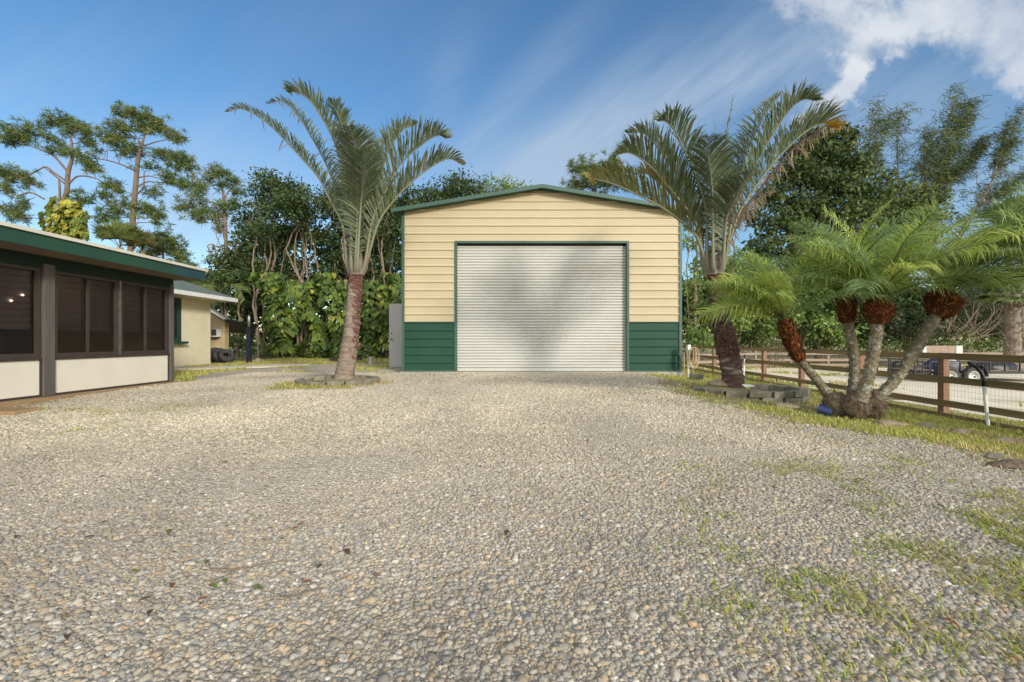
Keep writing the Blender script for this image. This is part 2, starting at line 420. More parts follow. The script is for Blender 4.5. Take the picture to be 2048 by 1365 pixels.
def gravel_material():
    m, nt, out = nodes_of('gravel_bed')
    N = nt.nodes.new; L = nt.links.new
    b = N('ShaderNodeBsdfPrincipled'); b.inputs['Roughness'].default_value = .9; b.inputs['Specular IOR Level'].default_value = .2; L(b.outputs[0], out.inputs[0])
    tc = N('ShaderNodeTexCoord')
    v = N('ShaderNodeTexVoronoi'); v.inputs['Scale'].default_value = 34; L(tc.outputs['Object'], v.inputs['Vector'])
    rp = N('ShaderNodeValToRGB'); sp = N('ShaderNodeSeparateColor'); L(v.outputs['Color'], sp.inputs[0]); L(sp.outputs[0], rp.inputs[0])
    e = rp.color_ramp.elements; e[0].color = (.25, .21, .145, 1); e[1].color = (.54, .48, .37, 1)
    for p_, c_ in ((.3, (.37, .32, .235)), (.6, (.43, .38, .29)), (.85, (.49, .44, .34))):
        k = e.new(p_); k.color = (*c_, 1)
    nz = N('ShaderNodeTexNoise'); nz.inputs['Scale'].default_value = .7; nz.inputs['Detail'].default_value = 6; L(tc.outputs['Object'], nz.inputs['Vector'])
    mr = N('ShaderNodeMapRange'); mr.inputs[1].default_value = .42; mr.inputs[2].default_value = .68; mr.inputs[4].default_value = .5; L(nz.outputs[0], mr.inputs[0])
    mx = N('ShaderNodeMix'); mx.data_type = 'RGBA'; L(mr.outputs[0], mx.inputs[0]); L(rp.outputs[0], mx.inputs[6]); mx.inputs[7].default_value = (.47, .405, .30, 1)
    L(mx.outputs[2], b.inputs['Base Color'])
    bp = N('ShaderNodeBump'); bp.inputs['Strength'].default_value = .9; bp.inputs['Distance'].default_value = .02; bp.invert = True
    L(v.outputs['Distance'], bp.inputs['Height']); L(bp.outputs[0], b.inputs['Normal'])
    return m
M_gravel = gravel_material()
drv = sheet('gravel_driveway', np.arange(-9, 7.4, .12), np.concatenate([np.arange(-9, 1, .5), np.arange(1, 19, .12)]), M_gravel, .006,
      lambda x, y: edge_dist(DRIVE, x, y) + (fbm(x, y, .9, 3) - .5) * .9 > 0)
drv['label'] = 'loose grey and tan gravel driveway leading to the garage'
sheet('sand_paddock', np.arange(7.7, 50, .4), np.arange(3, 27, .4), M_sand, .008, lambda x, y: edge_dist(PADDOCK, x, y) + (fbm(x, y, 1.5, 9) - .5) * .8 > 0)
# concrete path behind the porch
mb = MB(); pts = [(-11.4, 13.5), (-9.4, 13.9), (-8.2, 15.0), (-7.4, 16.6), (-8.2, 17.0), (-9.2, 15.7), (-10.2, 14.9), (-11.4, 14.7)]
mb.add([(x, y, .262) for x, y in pts] + [(x, y, .31) for x, y in pts], [tuple(range(8, 16))] + [(i, (i+1) % 8, 8+(i+1) % 8, 8+i) for i in range(8)])
tag(mb.build('concrete_path', M_path), kind='structure')
mb = MB(); mb.box(-10.5, -3.6, 20.6, 21.0, .2, .275)
tag(mb.build('concrete_strip', M_path), kind='structure')

# ------------------------------------------------------------------ gravel pebbles (nobody could count them)
def domes(C, r, colr, nseg, rings, name_seed):
    g = np.random.default_rng(name_seed); n = len(C)
    ang = g.random(n) * 6.283; ell = .72 + g.random(n) * .5; flat = .42 + g.random(n) * .38
    T = [(0, 0, 1)]
    for (rr, hh) in rings:
        for j in range(nseg):
            a = 2 * math.pi * (j + .5 * (len(T) % 2)) / nseg
            T.append((rr * math.cos(a), rr * math.sin(a), hh))
    T = np.array(T); k = len(T)
    V = np.repeat(T[None], n, 0) * (1 + (g.random((n, k, 1)) - .5) * .34)
    V[:, :, 0] *= ell[:, None]; V[:, :, 2] *= flat[:, None]
    tilt = (g.random((n, 2)) - .5) * .7
    V[:, :, 2] += V[:, :, 0] * tilt[:, :1] + V[:, :, 1] * tilt[:, 1:]
    V *= r[:, None, None]
    c, s = np.cos(ang)[:, None], np.sin(ang)[:, None]
    X = V[:, :, 0] * c - V[:, :, 1] * s; Y = V[:, :, 0] * s + V[:, :, 1] * c
    V = np.stack([X, Y, V[:, :, 2]], 2) + C[:, None, :]
    tri = np.array([(0, 1 + j, 1 + (j + 1) % nseg) for j in range(nseg)])
    qd = []
    for q in range(len(rings) - 1):
        b0 = 1 + q * nseg; b1 = b0 + nseg
        qd += [(b0 + j, b1 + j, b1 + (j + 1) % nseg, b0 + (j + 1) % nseg) for j in range(nseg)]
    off = (np.arange(n) * k)[:, None, None]
    tri = (tri[None] + off).reshape(-1, 3)
    qd = (np.array(qd)[None] + off).reshape(-1, 4) if qd else None
    return V.reshape(-1, 3), qd, tri, np.repeat(colr, k, 0)

PAL = np.array([(.30,.285,.25),(.36,.335,.29),(.25,.235,.21),(.41,.385,.34),(.37,.31,.23),(.31,.26,.195),(.22,.21,.20),(.47,.45,.41),(.40,.33,.24),(.27,.27,.265),(.33,.30,.25),(.58,.56,.52),(.40,.285,.18)])
PW = np.array([13,14,9,9,9,9,6,3.2,6,8,12,.7,.9]); PW = PW / PW.sum()
def pebble_field():
    ctr = []; cell = []
    y = 1.15
    while y < 12.9:
        c = .0150 + max(0, y - 2.2) * .00140
        if y > 9: c *= 1.15
        w = 1.2 * y + .5
        xs = np.arange(-min(w, 7.3), min(w, 7.0), c)
        ctr.append(np.stack([xs + (rng.random(len(xs)) - .5) * c * .9, np.full(len(xs), y) + (rng.random(len(xs)) - .5) * c * .9], 1)); cell.append(np.full(len(xs), c))
        y += c * .87
    xy = np.concatenate(ctr); c = np.concatenate(cell)
    ed = edge_dist(DRIVE, xy[:, 0], xy[:, 1]) + (fbm(xy[:, 0], xy[:, 1], .9, 3) - .5) * .9
    k = (ed > 0) | (rng.random(len(xy)) < np.exp(ed * 6) * .5)
    fine = fbm(xy[:, 0], xy[:, 1], 1.6, 21)                       # worn, dusty tracks carry smaller stones
    track = np.exp(-((xy[:, 0] + 1.5 - .10 * xy[:, 1]) / .55) ** 2) + np.exp(-((xy[:, 0] - .55 - .10 * xy[:, 1]) / .55) ** 2)
    fine = fine + .16 * np.clip(track, 0, 1) * sstep(2.0, 3.6, xy[:, 1]) * sstep(12, 9, xy[:, 1])
    k &= ~(rng.random(len(xy)) < .6 * sstep(.56, .74, fine) * sstep(1.8, 3, xy[:, 1]))
    xy, c, fine = xy[k], c[k], fine[k]
    size = np.exp(rng.normal(0, .34, len(xy)))
    size *= 1.06 - .34 * sstep(.5, .72, fine)
    r = np.clip(c * .61 * size, .0035, .024)
    z = ground_z(xy[:, 0], xy[:, 1]) + .004 + (rng.random(len(xy)) - .35) * .007
    col = PAL[rng.choice(len(PAL), len(xy), p=PW)] * np.array((1.02, .975, .885)) * (.86 + .28 * rng.random((len(xy), 1)))
    tan = np.clip(.36 + (fbm(xy[:, 0], xy[:, 1], 2.3, 33) - .35) * 1.2, .1, .85)[:, None] * sstep(2, 5.5, xy[:, 1])[:, None]
    col = col * (1 - tan) + np.array((.49, .425, .305)) * (.55 + .9 * rng.random((len(xy), 1))) * tan
    col = col * (.86 + .30 * np.clip((fbm(xy[:, 0], xy[:, 1], 1.1, 91) - .2) * 1.6, 0, 1))[:, None]     # dusty and damp patches
    C = np.stack([xy[:, 0], xy[:, 1], z], 1)
    Vs, Qs, Ts, Cs = [], [], [], []; base = 0
    for lo, hi, ns, rings in ((0, 2.4, 9, [(.55, .84), (.93, .42), (1.0, -.25)]), (2.4, 4.4, 7, [(.62, .78), (1.0, .05)]), (4.4, 99, 6, [(.62, .78), (1.0, .0)])):
        s = (xy[:, 1] >= lo) & (xy[:, 1] < hi)
        v, q, t, cc = domes(C[s], r[s], col[s], ns, rings, int(hi))
        Vs.append(v); Ts.append(t + base); Cs.append(cc)
        if q is not None: Qs.append(q + base)
        base += len(v)
    o = npmesh('gravel', np.concatenate(Vs), np.concatenate(Qs), np.concatenate(Ts), M_pebble, col=np.concatenate(Cs), smooth=True)
    return tag(o, 'loose grey and tan pebbles covering the driveway', 'gravel', kind='stuff')
pebble_field()

# ------------------------------------------------------------------ grass blades
GPAL = np.array([(.46,.46,.11),(.38,.42,.09),(.54,.50,.14),(.30,.37,.08),(.56,.46,.19),(.58,.46,.24)])
def blades(xy, h, colr, spread=.7, w=.004, seed=1, dz=0.):
    g = np.random.default_rng(seed); n = len(xy)
    a = g.random(n) * 6.283; lean = h * spread * (.4 + g.random(n))
    z0 = ground_z(xy[:, 0], xy[:, 1]) + dz
    dx, dy = np.cos(a), np.sin(a)
    b = np.stack([xy[:, 0], xy[:, 1], z0], 1)
    sd = np.stack([-dy, dx, np.zeros(n)], 1) * (w * (.7 + .6 * g.random(n)))[:, None]
    mid = b + np.stack([dx * lean * .35, dy * lean * .35, h * .62], 1)
    tip = b + np.stack([dx * lean, dy * lean, h * (.75 + .25 * g.random(n))], 1)
    V = np.stack([b - sd, b + sd, mid + sd * .8, mid - sd * .8, tip], 1).reshape(-1, 3)
    o = np.arange(n)[:, None] * 5
    return V, np.array([[0, 1, 2, 3]]) + o, np.array([[3, 2, 4]]) + o, np.repeat(colr, 5, 0)

def scatter(x0, x1, y0, y1, dens, mask, hmean, name, label, cat, seed, pal=(3,3,2,2,1.5,.8), w=.0042, spread=.7, dz=0., tint=(1, 1, 1)):
    g = np.random.default_rng(seed); n = int((x1 - x0) * (y1 - y0) * dens)
    xy = np.stack([g.uniform(x0, x1, n), g.uniform(y0, y1, n)], 1)
    p = mask(xy[:, 0], xy[:, 1]); k = g.random(n) < p; xy = xy[k]; n = len(xy)
    h = hmean * np.exp(g.normal(0, .35, n)) * (.6 + .8 * fbm(xy[:, 0], xy[:, 1], .8, seed))
    pw = np.array(pal, float); dry = fbm(xy[:, 0], xy[:, 1], 1.3, seed + 5)
    ci = g.choice(6, n, p=pw / pw.sum()); ci = np.where((dry > .58) & (g.random(n) < .6), g.integers(4, 6, n), ci)
    colr = GPAL[ci] * (.75 + .5 * g.random((n, 1)))
    colr = colr * np.array(tint)
    v, q, t, c = blades(xy, h, colr, spread, w, seed, dz)
    return tag(npmesh(name, v, q, t, M_grass, col=c), label, cat, kind='stuff')

def drive_ed(x, y): return edge_dist(DRIVE, x, y) + (fbm(x, y, .9, 3) - .5) * .9
def bare(x, y): return np.clip((fbm(x, y, .55, 77) - .43) * 5, .04, 1)
BEDS = ((-3.62, 9.52, .74, .8), (4.32, 8.3, .85, .62))
def lawn_mask(x, y):
    ed = drive_ed(x, y); k = np.where(ed < 0, np.clip(-ed * 1.1, .10, 1), np.exp(-ed * 3.5) * .16)
    near = sstep(1.6, .1, np.hypot(x - 4.4, y - 6.3)) * .6
    return k * np.clip(bare(x, y) + sstep(5.0, 6.3, x), 0, 1) * (1 - near) * (x < 7.9)
scatter(2.9, 7.9, 3.4, 9, 5200, lawn_mask, .040, 'lawn_grass', 'short yellow green grass between the gravel and the board fence', 'grass', 11, w=.004)
scatter(3.2, 9.2, 9, 24, 1500, lawn_mask, .05, 'lawn_grass', 'grass strip running back along the fence beside the garage', 'grass', 12, w=.007)
def weeds(x, y):
    ed = edge_dist(DRIVE, x, y)
    px = 1024 + F * x / y; py = 682.5 + F * 1.13 / y
    a = sstep(1230, 1560, px) * sstep(860, 1000, py) * .62 + sstep(1750, 2050, px) * .2
    cl = np.clip((fbm(x, y, .34, 55) - .45) * 6, 0, 1) * np.clip((fbm(x, y, 1.1, 58) - .27) * 4, 0, 1)
    return np.where(ed > -.1, np.clip(a, 0, 1) * cl * (.22 + .5 * np.clip((fbm(x, y, .12, 66) - .42) * 6, 0, 1)), 0)
scatter(.4, 6.8, 1.3, 5.6, 9000, weeds, .032, 'weeds', 'small green weeds growing up through the near gravel', 'weeds', 13, pal=(4,6,3,6,.5,.2), w=.0032, spread=1.6, tint=(.78, .86, .62))
def left_patch(x, y):
    return (np.exp(-((x + 5.9) ** 2 / .9 + (y - 6.3) ** 2 / .07)) * 1.3 + .8 * np.exp(-((x + 5.0) ** 2 / .5 + (y - 6.75) ** 2 / .02)) + .5 * np.exp(-((x + 5.0) ** 2 / .16 + (y - 5.2) ** 2 / .05))) * np.clip((fbm(x, y, .3, 5) - .3) * 3, 0, 1)
scatter(-8, -3.8, 4.5, 7.6, 2600, left_patch, .03, 'grass_patch', 'low grass patch in the gravel before the porch', 'grass', 14, pal=(3,5,2,5,1,.3), spread=1.1)
def bed_patch(x, y):
    d = np.hypot((x + 3.62) / 1.0, (y - 9.5) / 1.05)
    ring = np.exp(-((d - .98) / .16) ** 2) * (y < 9.6) + .8 * (d < .62) + np.exp(-((x + 4.25) ** 2 / .16 + (y - 8.45) ** 2 / .05))
    return np.clip(ring, 0, 1) * np.clip((fbm(x, y, .35, 8) - .32) * 4, .05, 1)
scatter(-5.2, -2.3, 8, 10.6, 2200, bed_patch, .05, 'grass_patch', 'straggly grass in and around the left palm ring', 'grass', 15, pal=(3,3,3,2,3,1), spread=1.0, dz=.03)
def back_patch(x, y):
    e = np.where(edge_dist([(-11.4, 13.5), (-9.4, 13.9), (-8.2, 15.0), (-7.4, 16.6), (-8.2, 17.0), (-9.2, 15.7), (-10.2, 14.9), (-11.4, 14.7)], x, y) > -.05, .9, drive_ed(x, y))
    return np.where(e < -.02, 1, np.clip((fbm(x, y, 1.0, 18) - .55) * 5, 0, .8) * sstep(11.5, 14, y)) * (x > -11.3)
scatter(-12, -3.3, 10, 26, 700, back_patch, .055, 'back_grass', 'mown grass strip along the foot of the vine hedge', 'grass', 16, pal=(3,3,3,2,2,1), w=.009)
def far_patch(x, y): return (edge_dist(PADDOCK, x, y) < 0) | (fbm(x, y, 1.5, 61) > .72)
scatter(8.2, 34, 5, 33, 130, far_patch, .10, 'paddock_grass', 'rough grass round the edges of the sand paddock', 'grass', 17, pal=(3,4,3,3,1,.5), w=.02)

def litter():
    """Small brown leaf bits and needles blown over the gravel and lawn."""
    g = np.random.default_rng(404); n = 9000; xy = np.stack([g.uniform(-7, 6.8, n), g.uniform(1.4, 12.5, n)], 1)
    ed = drive_ed(xy[:, 0], xy[:, 1]); k = g.random(n) < (.10 + .8 * np.exp(-np.abs(ed) / .5) * (xy[:, 0] > 1.5) + .35 * (ed < 0) * (xy[:, 0] > 2)) * np.clip((fbm(xy[:, 0], xy[:, 1], .7, 71) - .36) * 4, .05, 1)
    xy = xy[k]; n = len(xy); a = g.random(n) * 6.283; D = np.stack([np.cos(a), np.sin(a), g.normal(size=n) * .25], 1)
    L_ = .012 + .035 * g.random(n) ** 2; C = np.stack([xy[:, 0], xy[:, 1], ground_z(xy[:, 0], xy[:, 1]) + .018], 1)
    Sd = np.stack([-np.sin(a), np.cos(a), g.normal(size=n) * .3], 1); w = L_ * g.uniform(.12, .45, n)
    V = np.stack([C, C + D * (L_ * .45)[:, None] + Sd * w[:, None], C + D * L_[:, None] + np.array((0, 0, .004)), C + D * (L_ * .45)[:, None] - Sd * w[:, None]], 1).reshape(-1, 3)
    c = np.array([(.13,.08,.045),(.09,.055,.035),(.19,.12,.06),(.16,.07,.035),(.22,.17,.10)])[g.integers(0, 5, n)] * (.7 + .6 * g.random((n, 1)))
    tag(npmesh('leaf_litter', V, np.arange(4 * n).reshape(-1, 4), None, M_boot, col=np.repeat(c, 4, 0)), 'small brown leaf bits scattered over the gravel and grass', 'litter', kind='stuff')
litter()

# ------------------------------------------------------------------ garage
GY = 12.92; GX0, GX1 = -3.095, 4.785; GB = .285; RIB = .2286
DX0, DX1, DT = -1.575, 3.265, 3.94          # door opening (left, right, top)
RX = .84; RZ = 5.44; EZ = 4.80                # ridge under-side, eave under-side
def rib_rows(z0, z1, zb):
    """(z, bulge) rows of ribbed steel cladding, ribs counted from zb."""
    rows = [(z0, 0.)]
    k = math.floor((z0 - zb) / RIB) - 1
    while zb + k * RIB < z1 + RIB:
        c = zb + k * RIB
        for dz, b in ((-.036, 0), (-.008, .028), (.006, .028), (.036, 0), (.085, 0), (.092, .003), (.100, 0), (.142, 0), (.149, .003), (.157, 0)):
            if z0 < c + dz < z1: rows.append((c + dz, b))
        k += 1
    rows.append((z1, 0.)); return rows
def roof_under(x): return RZ - (RZ - EZ) * abs(x - RX) / (RX - GX0)
def clad(mb, x0, x1, z0, z1, zb, y=GY):
    rows = rib_rows(z0, z1, zb); V = []; Fc = []
    for z, b in rows:
        a, c = x0, x1
        if z > EZ:
            hw = (RX - GX0) * (RZ - z) / (RZ - EZ); a, c = max(a, RX - hw), min(c, RX + hw)
        V += [(a, y - b, z), (c, y - b, z)]
    for i in range(len(rows) - 1): Fc.append((2*i, 2*i+1, 2*i+3, 2*i+2))
    mb.add(V, Fc)
g = thing('garage', 'tall cream metal garage with green wainscot and white roll-up door', 'garage', (RX, GY, GB))
mb = MB(); WZ = GB + 1.40
clad(mb, GX0 + .04, DX0 - .05, WZ + .012, DT, WZ); clad(mb, DX1 + .05, GX1 - .04, WZ + .012, DT, WZ); clad(mb, GX0 + .04, GX1 - .04, DT, RZ - .02, WZ)
mb.build('wall_cladding', M_cream, g)
for xa, xb in ((GX0 + .04, DX0 - .05), (DX1 + .05, GX1 - .04)):
    mb = MB(); clad(mb, xa, xb, GB + .02, WZ, WZ); mb.build('wainscot', M_green, g)
mb = MB(); L_ = 10.0                                   # side and rear walls
for x, sgn in ((GX0, -1), (GX1, 1)):
    rows = rib_rows(GB, EZ, WZ); V = []; Fc = []
    for z, b in rows: V += [(x + sgn * b, GY + .05, z), (x + sgn * b, GY + L_, z)]
    for i in range(len(rows) - 1): Fc.append((2*i, 2*i+1, 2*i+3, 2*i+2))
    mb.add(V, Fc)
mb.add([(GX0, GY + L_, GB), (GX1, GY + L_, GB), (GX1, GY + L_, EZ), (RX, GY + L_, RZ), (GX0, GY + L_, EZ)], [(4, 3, 2, 1, 0)])
mb.build('side_wall', M_cream, g)
for x, s_ in ((GX0, -1), (GX1, 1)):
    mb = MB(); mb.box(min(x - s_*.045, x + s_*.032), max(x - s_*.045, x + s_*.032), GY - .034, GY + .10, GB, EZ - .02); mb.build('corner_trim', M_trim, g)
for x0, x1 in ((GX0 + .05, DX0 - .06), (DX1 + .06, GX1 - .05)):
    mb = MB(); mb.box(x0, x1, GY - .031, GY - .001, WZ - .004, WZ + .013); mb.build('band_trim', M_trim, g)
    mb = MB(); mb.box(x0, x1, GY - .031, GY - .001, GB, GB + .03); mb.build('base_trim', M_trim, g)
mb = MB()
mb.box(DX0 - .055, DX0 + .012, GY - .03, GY + .16, GB, DT + .05); mb.box(DX1 - .012, DX1 + .055, GY - .03, GY + .16, GB, DT + .05); mb.box(DX0 + .012, DX1 - .012, GY - .03, GY + .16, DT - .012, DT + .05)
mb.build('door_frame', M_trim, g)
# roller curtain of curved slats
mb = MB(); ns = 43; zt = DT - .06; z0 = GB + .09; sp = (zt - z0) / ns; V = []; rows = []
for i in range(ns):
    for t, b in ((0, 0), (.10, .004), (.22, .018), (.34, .029), (.5, .034), (.68, .031), (.84, .018), (.94, .004)):
        rows.append((z0 + (i + t) * sp, b))
rows.append((zt, 0))
for z, b in rows: V += [(DX0 + .012, GY + .13 - b, z), (DX1 - .012, GY + .13 - b, z)]
mb.add(V, [(2*i, 2*i+1, 2*i+3, 2*i+2) for i in range(len(rows) - 1)])
cur = mb.build('roller_door', M_door, g, smooth=False)
mb = MB(); mb.box(DX0 + .014, DX1 - .014, GY + .095, GY + .15, GB + .008, GB + .088); mb.build('bottom_bar', M_door, cur)
mb = MB(); mb.box(DX0 + .012, DX1 - .012, GY + .11, GY + .159, DT - .065, DT - .013); mb.build('head_seal', M_darkwood, g)
# roof: two ribbed slopes with a folded edge trim
mb = MB(); OV = .26; OVS = .25; TH = .05
for s_ in (-1, 1):
    sl = (RZ - EZ) / (RX - GX0); xe = RX + s_ * (RX - GX0 + OVS); ze = EZ - sl * OVS
    n_ = 44; V = []; ya, yb = GY - OV + .02, GY + L_ + .25
    yy = []
    k = ya
    while k < yb:
        yy += [(k, 0), (k + .17, 0), (k + .185, .02), (k + .215, .02), (k + .2286, 0)]; k += .2287
    for y, b in yy: V += [(RX, y, RZ + TH + b), (xe, y, ze + TH + b)]
    mb.add(V, [((2*i, 2*i+1, 2*i+3, 2*i+2) if s_ < 0 else (2*i+2, 2*i+3, 2*i+1, 2*i)) for i in range(len(yy) - 1)])
    mb.add([(RX, ya, RZ + .004), (xe, ya, ze + .004), (xe, yb, ze + .004), (RX, yb, RZ + .004)], [(0, 1, 2, 3)])
roof = mb.build('roof', M_roof, g)
mb = MB()
for s_ in (-1, 1):
    sl = (RZ - EZ) / (RX - GX0); xe = RX + s_ * (RX - GX0 + OVS + .02); ze = EZ - sl * (OVS + .02)
    y0, y1 = GY - OV - .012, GY - OV + .02
    V = []
    for x, z in ((RX, RZ), (xe, ze)):
        V += [(x, y0, z - .022), (x, y1, z - .022), (x, y1, z + TH + .03), (x, y0, z + TH + .03)]
    mb.add(V, [(0,4,5,1),(1,5,6,2),(2,6,7,3),(3,7,4,0),(4,7,6,5)])
mb.build('roof_edge_trim', M_trim, roof)
mb = MB(); mb.box(GX0 - .06, GX1 + .07, GY - .10, GY + L_, .0, GB - .004); mb.build('concrete_slab', M_conc, g)
mb = MB(); mb.box(GX0 + .1, GX1 - .1, GY + .3, GY + .32, GB, EZ - .1); mb.build('inner_liner', M_innerdark, g)
# side door standing open, seen past the left corner
mb = MB(); mb.box(-3.93, -3.115, 14.55, 14.595, GB + .03, GB + 2.06); dr = mb.build('side_door', M_greymetal, g, bevel=.004)
mb = MB(); mb.lathe([(.03, 0), (.03, -.01), (.012, -.014), (.012, -.04), (.027, -.05), (.03, -.065), (.02, -.078), (0, -.08)], (-3.85, 14.55, GB + .93), 14, axis='y'); mb.build('door_knob', M_steel, dr, smooth=True)
mb = MB(); mb.lathe([(.028, 0), (.028, -.014), (.016, -.022), (0, -.023)], (-3.85, 14.55, GB + 1.12), 14, axis='y'); mb.build('deadbolt', M_steel, dr, smooth=True)
mb = MB(); pts = [(-3.16, 13.35), (-3.9, 13.4), (-4.1, 13.55), (-4.15, 14.9), (-3.16, 14.9)]
mb.add([(x, y, .2) for x, y in pts] + [(x, y, .287) for x, y in pts], [(5,6,7,8,9)] + [(i, (i+1) % 5, 5+(i+1) % 5, 5+i) for i in range(5)])
tag(mb.build('concrete_step', M_conc, origin=(-3.6, 14.1, .2)), 'flat concrete step at the open side door of the garage', 'step')
# ------------------------------------------------------------------ the house with its screened porch
def pane_material():
    m, nt, out = nodes_of('dark_screen_pane'); N = nt.nodes.new; L = nt.links.new
    t = N('ShaderNodeBsdfTransparent'); t.inputs[0].default_value = (.60, .55, .56, 1)
    g_ = N('ShaderNodeBsdfGlossy'); g_.inputs['Roughness'].default_value = .08; g_.inputs[0].default_value = (.5, .5, .5, 1)
    d = N('ShaderNodeBsdfDiffuse'); d.inputs[0].default_value = (.03, .026, .026, 1)
    fr = N('ShaderNodeFresnel'); fr.inputs[0].default_value = 1.35
    m1 = N('ShaderNodeMixShader'); m1.inputs[0].default_value = .2; L(t.outputs[0], m1.inputs[1]); L(d.outputs[0], m1.inputs[2])
    m2 = N('ShaderNodeMixShader'); L(fr.outputs[0], m2.inputs[0]); L(m1.outputs[0], m2.inputs[1]); L(g_.outputs[0], m2.inputs[2])
    L(m2.outputs[0], out.inputs[0]); return m
M_pane = pane_material()
def reflection_material():
    m, nt, out = nodes_of('lamp_reflection_glow'); e = nt.nodes.new('ShaderNodeEmission'); e.inputs[0].default_value = (1, .82, .6, 1); e.inputs[1].default_value = 3
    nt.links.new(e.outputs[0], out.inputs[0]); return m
M_reflection = reflection_material()
PX, PB, PT = -7.46, .27, 2.50          # porch wall plane, base, soffit
SILL, HEAD = .885, 2.30
YE = 10.0
hs_ = thing('house', 'cream house with dark screened porch and green roof fascia', 'house', (PX, 6, PB))
mb = MB()
for y0, y1 in ((2.0, 4.62), (4.62, 7.22), (7.40, 9.90)):
    mb.box(PX - .08, PX - .012, y0 + .03, y1 - .03, PB + .03, SILL - .04)
mb.build('knee_panel', M_panel, hs_)
mb = MB()
for y0, y1 in ((2.0, 7.22), (7.40, 9.90)):
    mb.box(PX - .10, PX + .012, y0, y1, SILL - .04, SILL); mb.box(PX - .09, PX + .004, y0, y1, PB, PB + .03)
    mb.box(PX - .09, PX + .003, y0, y0 + .03, PB + .03, SILL - .04); mb.box(PX - .09, PX + .003, y1 - .03, y1, PB + .03, SILL - .04)
mb.build('porch_sill', M_bronze, hs_)
for i, (y0, y1) in enumerate(((7.22, 7.40), (9.90, 10.0))):
    mb = MB(); mb.box(PX - .12, PX + .035, y0, y1, PB, HEAD + .08); mb.build('porch_post', M_post, hs_, bevel=.006)
mb = MB(); mb.box(PX - .12, PX + .02, 1.5, 10.0, HEAD + .0801, PT); mb.box(PX - .1, PX + .005, 1.5, 7.215, HEAD, HEAD + .08); mb.box(PX - .1, PX + .005, 7.405, 9.895, HEAD, HEAD + .08)
mb.build('header_beam', M_header, hs_)
mb = MB()                                                   # porch end wall, floor and inner wall
mb.box(-11.3, PX - .121, 9.92, 10.0, PB, PT); mb.build('porch_end_wall', M_stucco, hs_)
mb = MB(); mb.box(-11.3, PX - .121, 0, 9.91, .1, PB - .003); mb.build('porch_floor', M_conc, hs_)
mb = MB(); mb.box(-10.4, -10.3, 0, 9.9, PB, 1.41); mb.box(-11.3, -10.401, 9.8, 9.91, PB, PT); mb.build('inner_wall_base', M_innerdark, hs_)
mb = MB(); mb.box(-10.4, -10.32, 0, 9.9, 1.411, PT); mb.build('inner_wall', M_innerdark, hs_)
def window(y0, y1, two=True, shade_z=1.33):
    x = PX - .03
    mb = MB(); w = .05
    mb.box(x - .03, x + .03, y0, y0 + w, SILL + .001, HEAD - .002); mb.box(x - .03, x + .03, y1 - w, y1, SILL + .001, HEAD - .002)
    mb.box(x - .029, x + .029, y0 + w, y1 - w, SILL + .001, SILL + w + .02); mb.box(x - .029, x + .029, y0 + w, y1 - w, HEAD - w, HEAD - .002)
    f = mb.build('window', M_bronze, hs_)
    ym = (y0 + y1) / 2
    mb = MB(); mb.box(x - .02, x + .024, ym - .022, ym + .022, SILL + w + .021, HEAD - w - .001)
    mb.box(x - .018, x + .022, y0 + w, y0 + w + .02, SILL + w + .021, HEAD - w - .001); mb.box(x - .018, x + .022, y1 - w - .02, y1 - w, SILL + w + .021, HEAD - w - .001)
    mb.build('sash_bar', M_bronze, f)
    mb = MB(); mb.add([(x - .004, y0 + w, SILL + w + .02), (x - .004, y1 - w, SILL + w + .02), (x - .004, y1 - w, HEAD - w), (x - .004, y0 + w, HEAD - w)], [(0, 1, 2, 3)]); mb.build('pane', M_pane, f)
    # pleated shade hanging just inside
    for a, b in ((y0 + .06, ym - .035), (ym + .035, y1 - .06)):
        mb = MB(); z = shade_z; V = []; k = 0
        while z < HEAD - .04:
            V += [(x - .085 + .0, a, z), (x - .085, b, z), (x - .062, a, z + .094), (x - .062, b, z + .094)]
            V += [(x - .085, a, z + .098), (x - .085, b, z + .098)]
            z += .1025
        mb.add(V, [f_ for q in range(len(V) // 6) for f_ in ((6*q, 6*q+1, 6*q+3, 6*q+2), (6*q+2, 6*q+3, 6*q+5, 6*q+4))])
        mb.build('shade', M_inner, f)
    return f
window(7.41, 8.625); window(8.665, 9.885)
window(5.98, 7.20, two=False, shade_z=1.33); window(4.72, 5.94, two=False); window(3.4, 4.6, two=False); window(2.1, 3.36, two=False)
mb = MB(); mb.box(PX - .07, PX + .022, 8.63, 8.66, SILL + .001, HEAD - .003); mb.build('pale_mullion', M_steel, hs_)
mb = MB(); mb.box(PX - .40, PX - .36, 6.05, 7.0, PB, 1.86); mb.build('inner_door', M_darkwood, hs_)
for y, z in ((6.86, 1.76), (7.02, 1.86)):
    mb = MB(); mb.lathe([(0, -.016), (.014, -.011), (.018, 0), (.012, .011), (0, .015)], (PX - .09, y, z), 10); mb.build('lamp_reflection', M_reflection, hs_)  # glowing beads standing in for lamp reflections in the glass
